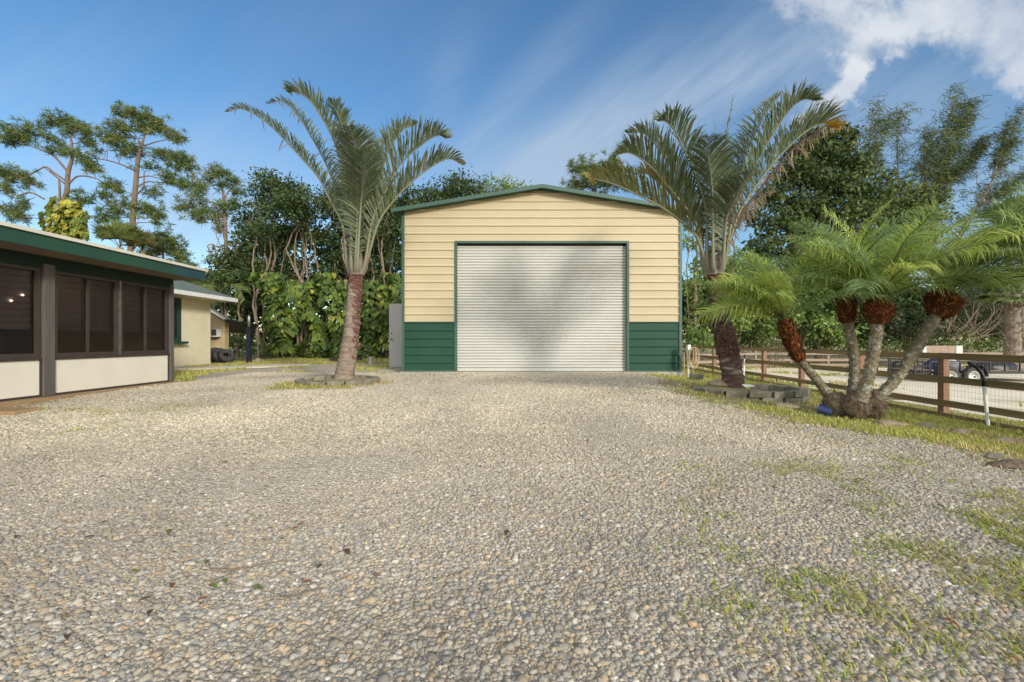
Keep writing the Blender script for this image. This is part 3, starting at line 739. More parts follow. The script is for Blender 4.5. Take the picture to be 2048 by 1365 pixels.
# porch roof: slab with fascia, pale drip edge and tan soffit
FX, RE = -6.86, 10.16
sl = .05
mb = MB()
mb.add([(FX + .03, -2, 2.705), (FX + .03, RE + .03, 2.705), (-11.3, RE + .03, 2.96), (-11.3, -2, 2.96), (FX + .03, -2, 2.745), (FX + .03, RE + .03, 2.745), (-11.3, RE + .03, 3.0), (-11.3, -2, 3.0)],
       [(0,1,5,4),(1,2,6,5),(2,3,7,6),(3,0,4,7),(4,5,6,7),(3,2,1,0)])
rf = mb.build('porch_roof', M_drip, hs_)
mb = MB(); mb.box(FX + .012, FX + .045, -2, RE + .042, 2.70, 2.752); mb.box(-11.3, FX + .012, RE + .012, RE + .044, 2.70, 2.752); mb.build('drip_edge', M_drip, rf)
mb = MB(); mb.box(FX - .03, FX + .008, -2, 9.2, 2.50, 2.698); mb.box(-11.3, FX - .03, RE - .03, RE + .002, 2.50, 2.698); mb.build('fascia', M_fascia, rf)
mb = MB(); mb.box(FX - .03, FX + .008, 9.2, RE, 2.50, 2.698); mb.build('fascia', mat('navy_fascia_paint', (.016, .05, .075), (.018, .07, .06), 2, .55), rf)
mb = MB(); mb.box(-11.3, FX - .032, -2, RE - .032, 2.502, 2.53); mb.build('soffit', M_soffit, rf)
# main house block behind the porch
WX, WE, WT = -11.4, 17.2, 2.74
mb = MB(); mb.add([(WX, 10, .15), (WX, WE, .15), (WX, WE, WT), (WX, 10, WT), (-19, WE, .15), (-19, WE, WT), (-15.2, WE, 4.0)], [(0,1,2,3), (1,4,5,6,2)])
mb.build('wall', M_stucco, hs_)
mb = MB(); mb.box(WX - .05, WX + .02, 13.2, 15.66, 1.14, 2.62); mb.build('window_frame', M_fascia, hs_)
wf = mb = MB(); mb.box(WX - .04, WX + .026, 13.4, 15.45, 1.26, 2.52); mb.build('house_window_pane', M_black, hs_)
mb = MB(); mb.box(WX - .02, WX + .22, 13.1, 15.74, 1.06, 1.138); mb.build('window_sill', M_fascia, hs_, bevel=.01)
EXX, EZZ, REND = -10.72, 2.76, 17.72
mb = MB(); rise = .33
def hip(z0, nm, m, th):
    a = [(EXX, 8, z0), (EXX, REND, z0), (-15.2, REND, z0 + rise * 4.48), (-15.2, 8, z0 + rise * 4.48), (-19.7, 8, z0), (-19.7, REND, z0)]
    mb = MB(); mb.add(a + [(x, y, z + th) for x, y, z in a], [(6,7,8,9), (9,8,11,10), (0,3,2,1), (3,4,5,2), (1,2,8,7), (2,5,11,8), (0,1,7,6)])
    return mb.build(nm, m, hs_)
r2 = hip(EZZ, 'main_roof', M_shingle, .05)
mb = MB(); mb.box(EXX + .002, EXX + .03, 9, REND + .03, 2.66, 2.80)
V = []
for x, z in ((EXX, 2.66), (-15.2, 2.66 + rise * 4.48)): V += [(x, REND + .002, z), (x, REND + .03, z), (x, REND + .03, z + .14), (x, REND + .002, z + .14)]
mb.add(V, [(0,4,5,1),(1,5,6,2),(2,6,7,3),(3,7,4,0)]); mb.build('white_fascia', M_white, r2)
mb = MB(); mb.box(WX, EXX, 10.2, REND - .02, 2.655, 2.672); mb.build('eave_soffit', M_stucco, r2)
# orange plank along the porch foot, and the stepping board in the gravel
mb = MB(); mb.box(PX - .02, PX + .24, 1.0, 10.35, .15, PB - .006)
tag(mb.build('timber_sill', M_plank, origin=(PX, 6, .2), bevel=.01), 'orange brown timber sill lying along the foot of the porch', 'plank')
mb = MB(); mb.box(-7.2, -6.55, 5.98, 6.36, .12, .225)
tag(mb.build('stepping_slab', M_plank, origin=(-6.6, 6.1, .16), bevel=.012), 'flat tan stepping slab in the gravel beside a grass patch', 'slab')

# ------------------------------------------------------------------ shed, lean-to, tyres and posts behind the house
SY = 19.5
sh = thing('shed', 'small tan clapboard shed with a window air conditioner', 'shed', (-13, SY, .25))
V = []; Fc = []; mb = MB(); z = .28; x1 = (449 - 1024) / F * SY; x0 = -14.5
def shed_top(x): return 2.08 + (x1 - x) * .60
while z < 4.1:
    zt_ = z + .115
    def xl(zz): return x1 if zz <= 2.08 else x1 - (zz - 2.08) / .60
    if xl(zt_) <= x0: break
    mb.add([(x0, SY - .022, z), (xl(z), SY - .022, z), (xl(zt_), SY - .004, zt_), (x0, SY - .004, zt_)], [(0, 1, 2, 3)])
    mb.add([(x0, SY - .022, z), (xl(z), SY - .022, z), (xl(z), SY, z), (x0, SY, z)], [(3, 2, 1, 0)])
    z = zt_
mb.add([(x1, SY, .2), (x1, SY + .3, .2), (x1, SY + .3, 2.08), (x1, SY, 2.08)], [(0, 1, 2, 3)])
mb.build('wall', M_siding, sh)
mb = MB(); mb.box(x1 - .05, x1 + .03, SY - .04, SY + .02, .25, 2.07); mb.build('corner_board', M_siding, sh)
mb = MB(); a = Vector((x1 + .12, SY - .1, 2.05)); b = Vector((x0, SY - .1, 2.05 + (x1 + .12 - x0) * .60))
mb.bar(a, b, .06, .075); r3 = mb.build('rake_board', M_drip, sh)
mb = MB(); mb.add([(x1 + .12, SY - .08, 2.09), (x0, SY - .08, 2.09 + (x1 + .12 - x0) * .6), (x0, SY + .25, 2.09 + (x1 + .12 - x0) * .6), (x1 + .12, SY + .25, 2.09)], [(0, 1, 2, 3)]); mb.build('roof', M_shingle, sh)
ax0 = (427 - 1024) / F * SY; ax1 = (443.5 - 1024) / F * SY
mb = MB(); mb.box(ax0, ax1, SY - .32, SY - .025, 1.36, 1.66); ac = mb.build('air_conditioner', M_white, sh, bevel=.01)
mb = MB()
for k in range(11): mb.box(ax0 + .12, ax1 - .03, SY - .332, SY - .3205, 1.39 + k * .0235, 1.404 + k * .0235)
mb.box(ax0 + .11, ax1 - .02, SY - .326, SY - .3203, 1.38, 1.645); mb.build('grille', M_steel, ac)
mb = MB(); mb.box(ax0 - .08, ax1 + .02, SY - .34, SY - .02, 1.325, 1.352); mb.build('bracket', M_white, ac)
lt = thing('lean_to', 'dark open lean-to roof on poles beside the shed', 'shelter', (-12, 20, .25))
q = [P(450, 641, 19.4), P(517, 651, 19.4), P(506, 668, 24), P(450, 666, 24)]
mb = MB(); mb.add(list(q) + [p + np.array((0, 0, .05)) for p in q], [(3,2,1,0),(4,5,6,7),(0,1,5,4),(1,2,6,5),(2,3,7,6),(3,0,4,7)]); mb.build('roof', M_black, lt)
mb = MB(); mb.bar(q[0] + np.array((0, -.03, .03)), q[1] + np.array((0, -.03, .03)), .03, .05); mb.build('edge_board', M_header, lt)
a = P(516, 652, 19.6); mb = MB(); mb.tube([(a[0], 19.6, .2), (a[0], 19.6, a[2])], .025, 8); mb.build('pole', M_steel, lt)
a = P(498, 655, 18.3); po = thing('lamp_post', 'dark blue square post with a grey light head before the lean-to', 'post', (a[0], 18.3, .25))
mb = MB(); mb.box(a[0] - .075, a[0] + .075, 18.22, 18.37, .2, a[2]); mb.build('shaft', M_navy, po, bevel=.008)
mb = MB(); mb.lathe([(.03, 0), (.04, .03), (.06, .2), (.07, .40), (.03, .48), (0, .5)], (a[0], 18.3, a[2]), 12); mb.build('light_head', M_steel, po, smooth=True)
mb = MB(); mb.lathe([(.16, 0), (.15, .1), (.08, .2), (0, .22)], (a[0] + .28, 18.45, .24), 9)
tag(mb.build('grey_rock', M_rock, origin=(a[0] + .28, 18.45, .24)), 'small grey rock at the foot of the dark blue post', 'rock')
def tyre(px, py, d, tiltx, label, rot):
    c = P(px, py, d); R1, w = .29, .10
    t = thing('tyre', label, 'tyre', c, 'old tyres leaning by the shed')
    prof = []
    for k in range(17):
        a = math.pi * 2 * k / 16
        rr = R1 - .085 + .085 * math.copysign(abs(math.cos(a)) ** .6, math.cos(a)); hh = w * math.copysign(abs(math.sin(a)) ** .6, math.sin(a))
        prof.append((rr, hh))
    mb = MB(); mb.lathe(prof, c, 32, cap=False); o = mb.build('casing', M_rubber, t, smooth=True)
    mb = MB()
    for k in range(48):
        a = 2 * math.pi * k / 48; dx, dy = math.cos(a), math.sin(a)
        for s_ in (-1, 1):
            p = np.array(c) + np.array((dx * (R1 + .002), dy * (R1 + .002), s_ * .04)); mb.bar(p + np.array((0, 0, -.034)), p + np.array((0, 0, .034)), .02, .016, up=(dx, dy, 0))
    mb.build('tread', M_rubber, t)
    t.rotation_euler = rot
tyre(430, 710, 19.0, 0, 'old tyre leaning against the tan shed, back of the three', (R(78), 0, R(62)))
tyre(440, 711, 18.9, 0, 'brown dusty tyre in the middle of the leaning three', (R(70), 0, R(60)))
tyre(453, 712.5, 18.75, 0, 'front tyre of the leaning three, its dark hole in view', (R(56), 0, R(50)))
# timbers lying before the hedge and a grey pipe stub
for px, d, w, lab in ((684, 19.6, .95, 'dark railway tie lying left of the leaning palm trunk'), (709, 19.8, .62, 'short dark timber block right of the leaning palm trunk')):
    c = P(px, 722, d); mb = MB(); mb.box(c[0] - w/2, c[0] + w/2, d - .12, d + .12, ground_z(c[0], d) - .02, c[2] + .13)
    tag(mb.build('timber_block', M_darkwood, origin=(c[0], d, .25), bevel=.015), lab, 'timber', 'dark timbers lying before the hedge')
c = P(743, 727, 17.2); mb = MB(); mb.lathe([(.09, .0), (.09, .26), (.105, .27), (.105, .31), (.07, .315), (0, .315)], (c[0], 17.2, .24), 14)
tag(mb.build('pipe_stub', M_greymetal, origin=(c[0], 17.2, .24), smooth=False), 'short grey capped pipe standing in the grass near the garage', 'pipe')

# ------------------------------------------------------------------ board fence
def fx(y): return 6.7 + .065 * y
posts = [1.7, 3.66, 5.66, 7.67, 9.66, 11.85, 13.85, 15.85, 17.85, 20.0, 22.1]
fz = [(.845, .95), (.455, .565), (.065, .168), (-.15, -.045)]
fe = thing('board_fence', 'weathered brown four-board fence with wire mesh beside the palms', 'fence', (fx(8), 8, -.13))
for y in posts:
    mb = MB(); mb.box(fx(y) + .018, fx(y) + .125, y - .06, y + .05, ground_z(fx(y), y) - .1, .93); mb.build('post', M_fencepost, fe, bevel=.006)
for i in range(len(posts) - 1):
    for a, b in fz:
        y0, y1 = posts[i], posts[i + 1] - .004
        mb = MB(); j = (random.random() - .5) * .014
        V = []
        for y, jj in ((y0, j), (y1, -j * .5)):
            V += [(fx(y) - .014, y, a + jj), (fx(y) + .012, y, a + jj), (fx(y) + .012, y, b + jj), (fx(y) - .014, y, b + jj)]
        mb.add(V, [(0,3,2,1),(4,5,6,7),(0,1,5,4),(1,2,6,5),(2,3,7,6),(3,0,4,7)])
        mb.build('rail', M_fence, fe)
V = []; Fc = []; mb = MB()
for k in range(int((20 - 1.7) / .06)):
    y = 1.7 + k * .06; mb.tube([(fx(y) + .0155, y, -.14), (fx(y) + .0155, y, .86)], .0014, 3, cap=False)
for k in range(11):
    z = -.13 + k * .095; mb.tube([(fx(1.7) + .0155, 1.7, z), (fx(20) + .0155, 20, z)], .0014, 3, cap=False)
mb.build('wire_mesh', M_wire, fe)
# poles leaning on the fence
def lean_pole(px0, py0, px1, py1, d0, d1, lab, tip):
    a, b = P(px0, py0, d0), P(px1, py1, d1)
    t = thing('leaning_pole', lab, 'pole', a)
    mb = MB(); mb.tube([a, b], .022, 10); mb.build('shaft', M_white, t)
    mb = MB(); mb.tube([b + (b - a) * k for k in (-.02, .05, .12, .2)] if not tip else [b + np.array(v) for v in ((.0, 0, -.01), (0, 0, .10), (-.02, .02, .2), (-.08, .05, .29), (-.17, .06, .34))], .025, 10); mb.build('grip', M_black, t, smooth=True)
lean_pole(1977, 859, 1968, 772, 6.72, 6.74, 'white pole with black hooked grip leaning on the near fence', True)
lean_pole(1487.5, 758, 1489, 718, 14.5, 14.85, 'thin white pole with black grip leaning on the fence behind the right palm', False)

# grey plank fence on the far side of the paddock
ff = thing('paddock_fence', 'low bleached plank fence along the far side of the sand', 'fence', (18, 26.8, -.38))
def ffy(x): return 23.2 + max(0, min(x - 9.2, 5)) * .55 + max(0, x - 14.2) * .045
xs = np.arange(9.4, 46, 2.2)
for i, x in enumerate(xs):
    y = ffy(x); mb = MB(); mb.box(x - .055, x + .055, y + .02, y + .12, -.55, .60); mb.build('post', M_farfence, ff)
    if i < len(xs) - 1:
        for z in (-.22, .06, .42):
            a = Vector((x, y, z)); b = Vector((xs[i+1] - .01, ffy(xs[i+1]), z)); mb = MB(); mb.bar(a, b, .03, .13); mb.build('rail', M_farfence, ff)
bw = thing('plank_gate', 'low brown board gate panel with white ends beyond the trailer', 'gate', (22, 24.6, -.38))
mb = MB(); a = P(1851, 700, 24.4); b = P(1912, 700, 24.4)
for k in range(4):
    x0_ = a[0] + (b[0] - a[0]) * k / 4; mb.box(x0_ + .006, x0_ + (b[0]-a[0]) / 4 - .006, 24.4, 24.44, -.5, .90)
mb.build('boards', M_farfence, bw)
for p in (1846, 1918):
    mb = MB(); c = P(p, 700, 24.4); mb.box(c[0] - .17, c[0] + .17, 24.37, 24.45, .48, .90); mb.build('white_end', M_door, bw)

# ------------------------------------------------------------------ utility trailer in the paddock
TY = 16.5; sc = TY / F
def tx(px): return (px - 1024) * sc
gz = -.47
tr = thing('utility_trailer', 'black twin-axle utility trailer with white wheels parked in the sand paddock', 'trailer', (tx(1920), TY, gz))
mb = MB(); zt = .05; X0, X1 = tx(1868), tx(2140)
mb.box(X0, X1, TY + .12, TY + .19, zt - .10, zt); mb.box(X0, X1, TY + 1.85, TY + 1.92, zt - .10, zt)
for k in range(9): x = X0 + (X1 - X0) * k / 8; mb.box(x - .03, x + .03, TY + .19, TY + 1.85, zt - .09, zt - .02)
mb.build('chassis', M_black, tr)
mb = MB(); mb.box(X0, X1, TY + .2, TY + 1.84, zt - .018, zt + .02); mb.build('deck', M_farfence, tr)
mb = MB()
for yy in (TY + .155, TY + 1.885):
    mb.box(X0, X1, yy - .022, yy + .022, zt + .32, zt + .37)
    for k in range(10): x = X0 + (X1 - X0) * k / 9; mb.box(x - .02, x + .02, yy - .02, yy + .02, zt, zt + .32)
mb.build('side_rail', M_black, tr)
mb = MB(); gx = tx(1838)
for yy in (TY + .15, TY + .7, TY + 1.3, TY + 1.88): mb.bar((gx, yy, zt - .12), (gx - .02, yy, zt + .42), .04, .04)
for t in (0, .5, 1): mb.bar((gx - .02 * t, TY + .15, zt - .12 + .54 * t), (gx - .02 * t, TY + 1.88, zt - .12 + .54 * t), .035, .035)
mb.bar((gx, TY + .15, zt - .1), (X0, TY + .15, zt - .06), .05, .05); mb.bar((gx, TY + .15, zt + .16), (X0, TY + .15, zt + .18), .03, .03); mb.bar((tx(1853), TY + .15, zt - .08), (tx(1853), TY + .15, zt + .40), .03, .03)
mb.build('ramp_gate', M_black, tr)
for yy, s_ in ((TY, 1), (TY + 2.03, -1)):
    mb = MB(); V = []; pr = []
    for k in range(23):
        a = math.pi * k / 22
        cx = tx(1898) if a > math.pi / 2 else tx(1944)
        pr.append((cx + .47 * math.cos(a), -.14 + .47 * math.sin(a)))
    for x, z in pr: V += [(x, yy - .13, z), (x, yy + .13, z), (x, yy + .13, z + .015), (x, yy - .13, z + .015)]
    mb.add(V, [f_ for k in range(len(pr) - 1) for f_ in ((4*k,4*k+1,4*k+5,4*k+4), (4*k+3,4*k+7,4*k+6,4*k+2), (4*k,4*k+4,4*k+7,4*k+3), (4*k+1,4*k+2,4*k+6,4*k+5))])
    mb.build('fender', M_navy, tr)
    for px in (1898.5, 1943.5):
        c = (tx(px), yy, -.14)
        mb = MB(); mb.lathe([(.20, -.09), (.27, -.105), (.32, -.095), (.335, -.06), (.335, .06), (.32, .095), (.27, .105), (.20, .09), (.20, -.09)], c, 30, axis='y', cap=False); w_ = mb.build('wheel', M_rubber, tr, smooth=True)
        mb = MB(); mb.lathe([(.205, -.088), (.195, -.095), (.175, -.07), (.10, -.055), (.07, -.075), (.05, -.095), (0, -.095)], c, 26, axis='y')
        for k in range(8):
            a = 2 * math.pi * k / 8; mb.lathe([(.02, -.002), (.02, -.008), (0, -.008)], (c[0] + .135 * math.cos(a), yy - .062, c[2] + .135 * math.sin(a)), 8, axis='y', m=1)
        mb.lathe([(.035, 0), (.035, -.03), (0, -.035)], (c[0], yy - .09, c[2]), 10, axis='y', m=1); mb.build('rim', (M_white, M_black), w_, smooth=True)
def bundle(name, px0, px1, z0, z1, m, lab, cat, y0=.35, y1=1.3):
    mb = MB(); g_ = np.random.default_rng(len(name)); V = []; n = 12
    x0, x1 = tx(px0), tx(px1); cx, cy = (x0 + x1) / 2, TY + (y0 + y1) / 2
    for h in (0, .25, .55, .8, 1):
        for k in range(n):
            a = 2 * math.pi * k / n; r = (1, 1.06, .98, .8, .35)[int(h * 4 + .3)] * (1 + (g_.random() - .5) * .25)
            V.append((cx + (x1 - x0) / 2 * r * math.cos(a), cy + (y1 - y0) / 2 * r * math.sin(a), z0 + (z1 - z0) * h * (1 + (g_.random() - .5) * .15)))
    mb.add(V, [(i*n+k, i*n+(k+1) % n, (i+1)*n+(k+1) % n, (i+1)*n+k) for i in range(4) for k in range(n)] + [tuple(4*n+k for k in range(n))])
    tag(mb.build(name, m, origin=(cx, cy, z0), smooth=True), lab, cat)
bundle('blue_tarpaulin', 1906, 1925, zt + .021, zt + .44, M_blue, 'folded blue tarpaulin heaped on the black trailer deck', 'tarpaulin')
bundle('white_sack', 1934, 1950, zt + .021, zt + .40, M_white, 'white filled sack on the trailer above its front wheel', 'sack')
bundle('black_cover', 1985, 2075, zt + .021, zt + .36, M_black, 'long black covered load at the right end of the trailer', 'cargo')
# ------------------------------------------------------------------ hose, flower pot, stones, edging blocks
hp = thing('hose_stand', 'white hose stand with a coiled tan hose at the garage corner', 'hose stand', (4.95, 12.5, .05))
c0 = P(1377, 700, 12.55); bz = float(ground_z(c0[0], 12.55))
mb = MB(); mb.tube([(c0[0], 12.55, bz - .05), (c0[0] - .02, 12.55, c0[2] + .12)], .03, 8); mb.box(c0[0] - .05, c0[0] + .03, 12.46, 12.6, c0[2] + .0, c0[2] + .14); mb.build('stand', M_white, hp)
mb = MB()
for k in range(5):
    pts = []; w = .075 + .016 * k + .01 * (k % 2); hgt = .20 + .022 * k
    for q in range(25):
        a = 2 * math.pi * q / 24; pts.append((c0[0] + .05 + w * math.sin(a) + .015 * k, 12.5 - .018 * k, c0[2] - hgt * .75 + hgt * math.cos(a)))
    mb.tube(pts, .011, 6, cap=False)
mb.tube([(c0[0] - .14, 12.5, c0[2] - .1), (c0[0] - .15, 12.48, c0[2] - .4), (c0[0] - .13, 12.46, bz + .02)], .011, 6)
pts = [P(1384, 735, 12.5)]
for px, py in ((1391, 733), (1398, 738), (1408, 747), (1420, 757)):
    d = 12.5 - (px - 1384) * .035; x = (px - 1024) / F * d; pts.append((x, d, float(ground_z(x, d)) + .04))
mb.tube(pts, .011, 6); mb.build('hose', M_hose, hp, smooth=True)

c = P(1650, 836, 6.35); bz = float(ground_z(c[0], 6.35))
pot = thing('flower_pot', 'blue plastic flower pot tipped over at the foot of the multi-stem palm', 'pot', (c[0], 6.35, bz + .07))
mb = MB(); cc = (c[0], 6.35, bz + .07); mb.lathe([(.0, -.08), (.045, -.08), (.065, .055), (.077, .055), (.079, .08), (.07, .08), (.058, -.055), (0, -.055)], cc, 20); mb.build('shell', M_blue, pot, smooth=False)
pot.rotation_euler = (R(-62), R(-58), R(20))
def rock(px, py, d, rx, ry, rz, lab, m=M_rock, seed=0, sub=3, grp=None, cat='rock', name='rock', dz=0.):
    import bmesh
    c = P(px, py, d); z = float(ground_z(c[0], d)) + dz
    bm = bmesh.new(); bmesh.ops.create_icosphere(bm, subdivisions=sub, radius=1)
    g_ = np.random.default_rng(seed); ph = g_.random(9) * 6
    for v in bm.verts:
        p = v.co; k = 1 + .16 * math.sin(3.1 * p.x + ph[0]) * math.sin(2.7 * p.y + ph[1]) + .10 * math.sin(5.7 * p.z + ph[2] + 2 * p.x) + .07 * math.sin(8 * p.y + ph[3]) * math.sin(7 * p.x + ph[4]) + (g_.random() - .5) * .06
        v.co = Vector((p.x * k * rx, p.y * k * ry, max(p.z * k, -.5) * rz))
    me = bpy.data.meshes.new(name); bm.to_mesh(me); bm.free(); me.materials.append(m)
    for f_ in me.polygons: f_.use_smooth = True
    o = link(name, me, None, (c[0], d, z + rz * .35)); return tag(o, lab, cat, grp)
rock(1437, 776, 8.55, .20, .14, .09, 'flat tan rock lying beside the right palm trunk', seed=1, dz=.08)
rock(1778, 858, 6.0, .22, .14, .05, 'flat half-buried brown rock in front of the multi-stem palm', seed=2)
rock(1850, 855, 6.1, .15, .11, .06, 'dark rock in the lawn right of the multi-stem palm', M_block, seed=3)
rock(1572, 828, 6.85, .20, .14, .06, 'pinkish flat rock in the dry grass left of the blue pot', seed=4)
rock(1920, 868, 5.9, .14, .10, .05, 'small rounded rock half-way between the palm and the white pole', seed=5)
rock(2010, 884, 5.5, .20, .12, .045, 'flat brown rock near the right edge of the lawn', seed=6)
lg = rock(2030, 955, 4.1, .24, .08, .05, 'dark rotting log lying in the weeds at the right edge', M_root, seed=8, cat='log', name='log')
rock(1990, 930, 4.4, .08, .06, .04, 'small grey stone beside the dark rotting log', M_block, seed=9)
c = P(1497, 785, 8.0); mb = MB(); z = float(ground_z(c[0], 8)) + .17
mb.add([(c[0]-.09, 7.98, z), (c[0]+.08, 7.95, z+.006), (c[0]+.09, 8.06, z+.02), (c[0]-.07, 8.09, z+.026), (c[0]-.09, 7.98, z+.012), (c[0]+.08, 7.95, z+.018), (c[0]+.09, 8.06, z+.032), (c[0]-.07, 8.09, z+.038)], [(3,2,1,0),(4,5,6,7),(0,1,5,4),(1,2,6,5),(2,3,7,6),(3,0,4,7)])
tag(mb.build('plant_tag', M_white, origin=(c[0], 8, z)), 'small white scrap lying in the ring at the right palm', 'scrap')

def ring(cx, cy, rx, ry, n, courses, skip, lab, grp, h=.095, seed=0, base=-.01):
    g_ = np.random.default_rng(seed)
    for cnum in range(courses):
        for k in range(n):
            if (cnum, k) in skip: continue
            a = 2 * math.pi * (k + .5 * cnum) / n + (g_.random() - .5) * .02
            x, y = cx + rx * math.cos(a), cy + ry * math.sin(a)
            tx_, ty_ = -rx * math.sin(a), ry * math.cos(a); yaw = math.atan2(ty_, tx_) + (g_.random() - .5) * .04
            L_ = 2 * math.pi * math.hypot(tx_, ty_) / n * .97
            z = float(ground_z(cx, cy)) + base + cnum * h * 1.01 + (g_.random() - .5) * .012
            mb = MB(); w = .075; e = L_ / 2
            mb.add([(-e,-w,0),(e*.96,-w,0),(e*.9,w,0),(-e*.9,w,0),(-e,-w,h),(e*.96,-w,h),(e*.9,w,h),(-e*.9,w,h)], [(0,3,2,1),(4,5,6,7),(0,1,5,4),(1,2,6,5),(2,3,7,6),(3,0,4,7)])
            o = mb.build('edging_block', M_block, origin=(0, 0, 0), bevel=.008); o.location = (x, y, z); o.rotation_euler = ((g_.random()-.5)*.06, (g_.random()-.5)*.06, yaw)
            tag(o, lab, 'edging block', grp)
ring(-3.62, 9.52, .74, .80, 15, 1, (), 'weathered concrete edging block in the ring round the left palm', 'edging blocks round the left palm', .14, 3)
for px, py, d, lab in ((621, 768, 8.95, 'upper edging block at the left end of the left palm ring'), (641, 768, 8.75, 'second upper edging block on the left palm ring')):
    c = P(px, py, d); mb = MB(); mb.box(c[0]-.10, c[0]+.10, d-.075, d+.075, float(ground_z(c[0], d)) + .147, float(ground_z(c[0], d)) + .24)
    tag(mb.build('edging_block', M_block, origin=(c[0], d, .3), bevel=.008), lab, 'edging block')
ring(4.32, 8.30, .92, .70, 16, 2, ((1, 3), (1, 5), (1, 6)), 'weathered grey edging block in the oval ring round the right palm', 'edging blocks round the right palm', .105, 4, -.075)
c = P(1392, 766, 8.55); mb = MB(); z = float(ground_z(c[0], 8.55)) + .19; mb.box(c[0]-.11, c[0]+.11, 8.47, 8.62, z, z+.09)
tag(mb.build('edging_block', M_block, origin=(c[0], 8.55, z), bevel=.01), 'loose grey block set on the left end of the right palm ring', 'edging block')
# soil inside the rings
for cx, cy, rx, ry in ((-3.62, 9.52, .66, .72), (4.32, 8.30, .84, .62)):
    V = [(cx, cy, float(ground_z(cx, cy)) + .11)]; n = 28
    for k in range(n): a = 2*math.pi*k/n; V.append((cx+rx*math.cos(a), cy+ry*math.sin(a), float(ground_z(cx+rx*math.cos(a), cy+ry*math.sin(a))) + .07))
    mb = MB(); mb.add(V, [(0, 1+k, 1+(k+1) % n) for k in range(n)]); tag(mb.build('bed_soil', M_soil, smooth=True), kind='structure')
# ------------------------------------------------------------------ foliage tools
def unit(a): return a / (np.linalg.norm(a, axis=-1, keepdims=True) + 1e-9)
def leaf_quads(C, D, Nn, L, W, fold=.18):
    """One folded, pointed leaf per row: base, side, tip, side."""
    Sd = unit(np.cross(D, Nn)); L = L[:, None]; W = W[:, None]
    up = unit(np.cross(Sd, D))
    b = C; t = C + D * L
    l = C + D * L * .42 + Sd * W * .5 + up * W * fold; r = C + D * L * .42 - Sd * W * .5 + up * W * fold
    V = np.stack([b, l, t, r], 1).reshape(-1, 3)
    q = np.arange(len(C))[:, None] * 4 + np.array([[0, 3, 2, 1]])
    return V, q
def blob_points(blobs, d, g, per, power=2.2):
    """Clump centres inside the crown's ellipsoids; per = clumps per square metre of the blob's face."""
    out = []; bid = []
    for i, b in enumerate(blobs):
        px, py, rx, ry = b[:4]; dd = b[4] if len(b) > 4 else 0
        c = P(px, py, d + dd); k = (d + dd) / F; R_ = np.array((rx * k, rx * k * .9, ry * k))
        n = max(3, int(per * math.pi * R_[0] * R_[2]))
        u = unit(g.normal(size=(n, 3))) * (g.random((n, 1)) ** (1 / power))
        out.append(c + u * R_); bid.append(np.full(n, i))
    return np.concatenate(out), np.concatenate(bid)
def leafy(blobs, d, g, per, m, sig, L, W, pal, droop=.25, var=.3):
    cc, bid = blob_points(blobs, d, g, per); n = len(cc) * m
    ctr = np.repeat(cc, m, 0) + g.normal(size=(n, 3)) * np.array((sig, sig, sig * .6))
    out = unit(ctr - np.repeat(cc, m, 0) + 1e-4)
    D = unit(out * .6 + g.normal(size=(n, 3)) * .6 + np.array((0, 0, -droop)))
    Nn = unit(g.normal(size=(n, 3)) * .8 + out * .5 + np.array((.15, -.35, .45)))
    s = np.exp(g.normal(0, .22, n))
    V, q = leaf_quads(ctr, D, Nn, L * s, W * s)
    pal = np.array(pal); hue = g.random(len(cc)); ci = np.minimum((hue * len(pal)).astype(int), len(pal) - 1)
    c = pal[np.repeat(ci, m)] * (1 - var / 2 + var * g.random((n, 1))) * np.repeat(.75 + .5 * g.random((len(cc), 1)), m, 0)
    return V, q, np.repeat(c, 4, 0)
def bez(a, b, g, sag=.15, n=7, up=.25):
    a = np.array(a, float); b = np.array(b, float); Ld = np.linalg.norm(b - a)
    m = a * .55 + b * .45 + np.array((0, 0, up * Ld)) * .5 + g.normal(size=3) * Ld * sag * .5
    t = np.linspace(0, 1, n)[:, None]
    p = (1-t)**2 * a + 2*t*(1-t) * m + t*t * b
    p[1:-1] += g.normal(size=(n-2, 3)) * Ld * .018
    return p
def smooth_path(pts, n):
    pts = np.array(pts, float); k = len(pts)
    Pp = np.vstack([2*pts[0]-pts[1], pts, 2*pts[-1]-pts[-2]]); out = []
    for t in np.linspace(0, k - 1 - 1e-6, n):
        i = int(t); f = t - i; p0, p1, p2, p3 = Pp[i:i+4]
        out.append(.5*((2*p1) + (-p0+p2)*f + (2*p0-5*p1+4*p2-p3)*f*f + (-p0+3*p1-3*p2+p3)*f**3))
    return np.array(out)
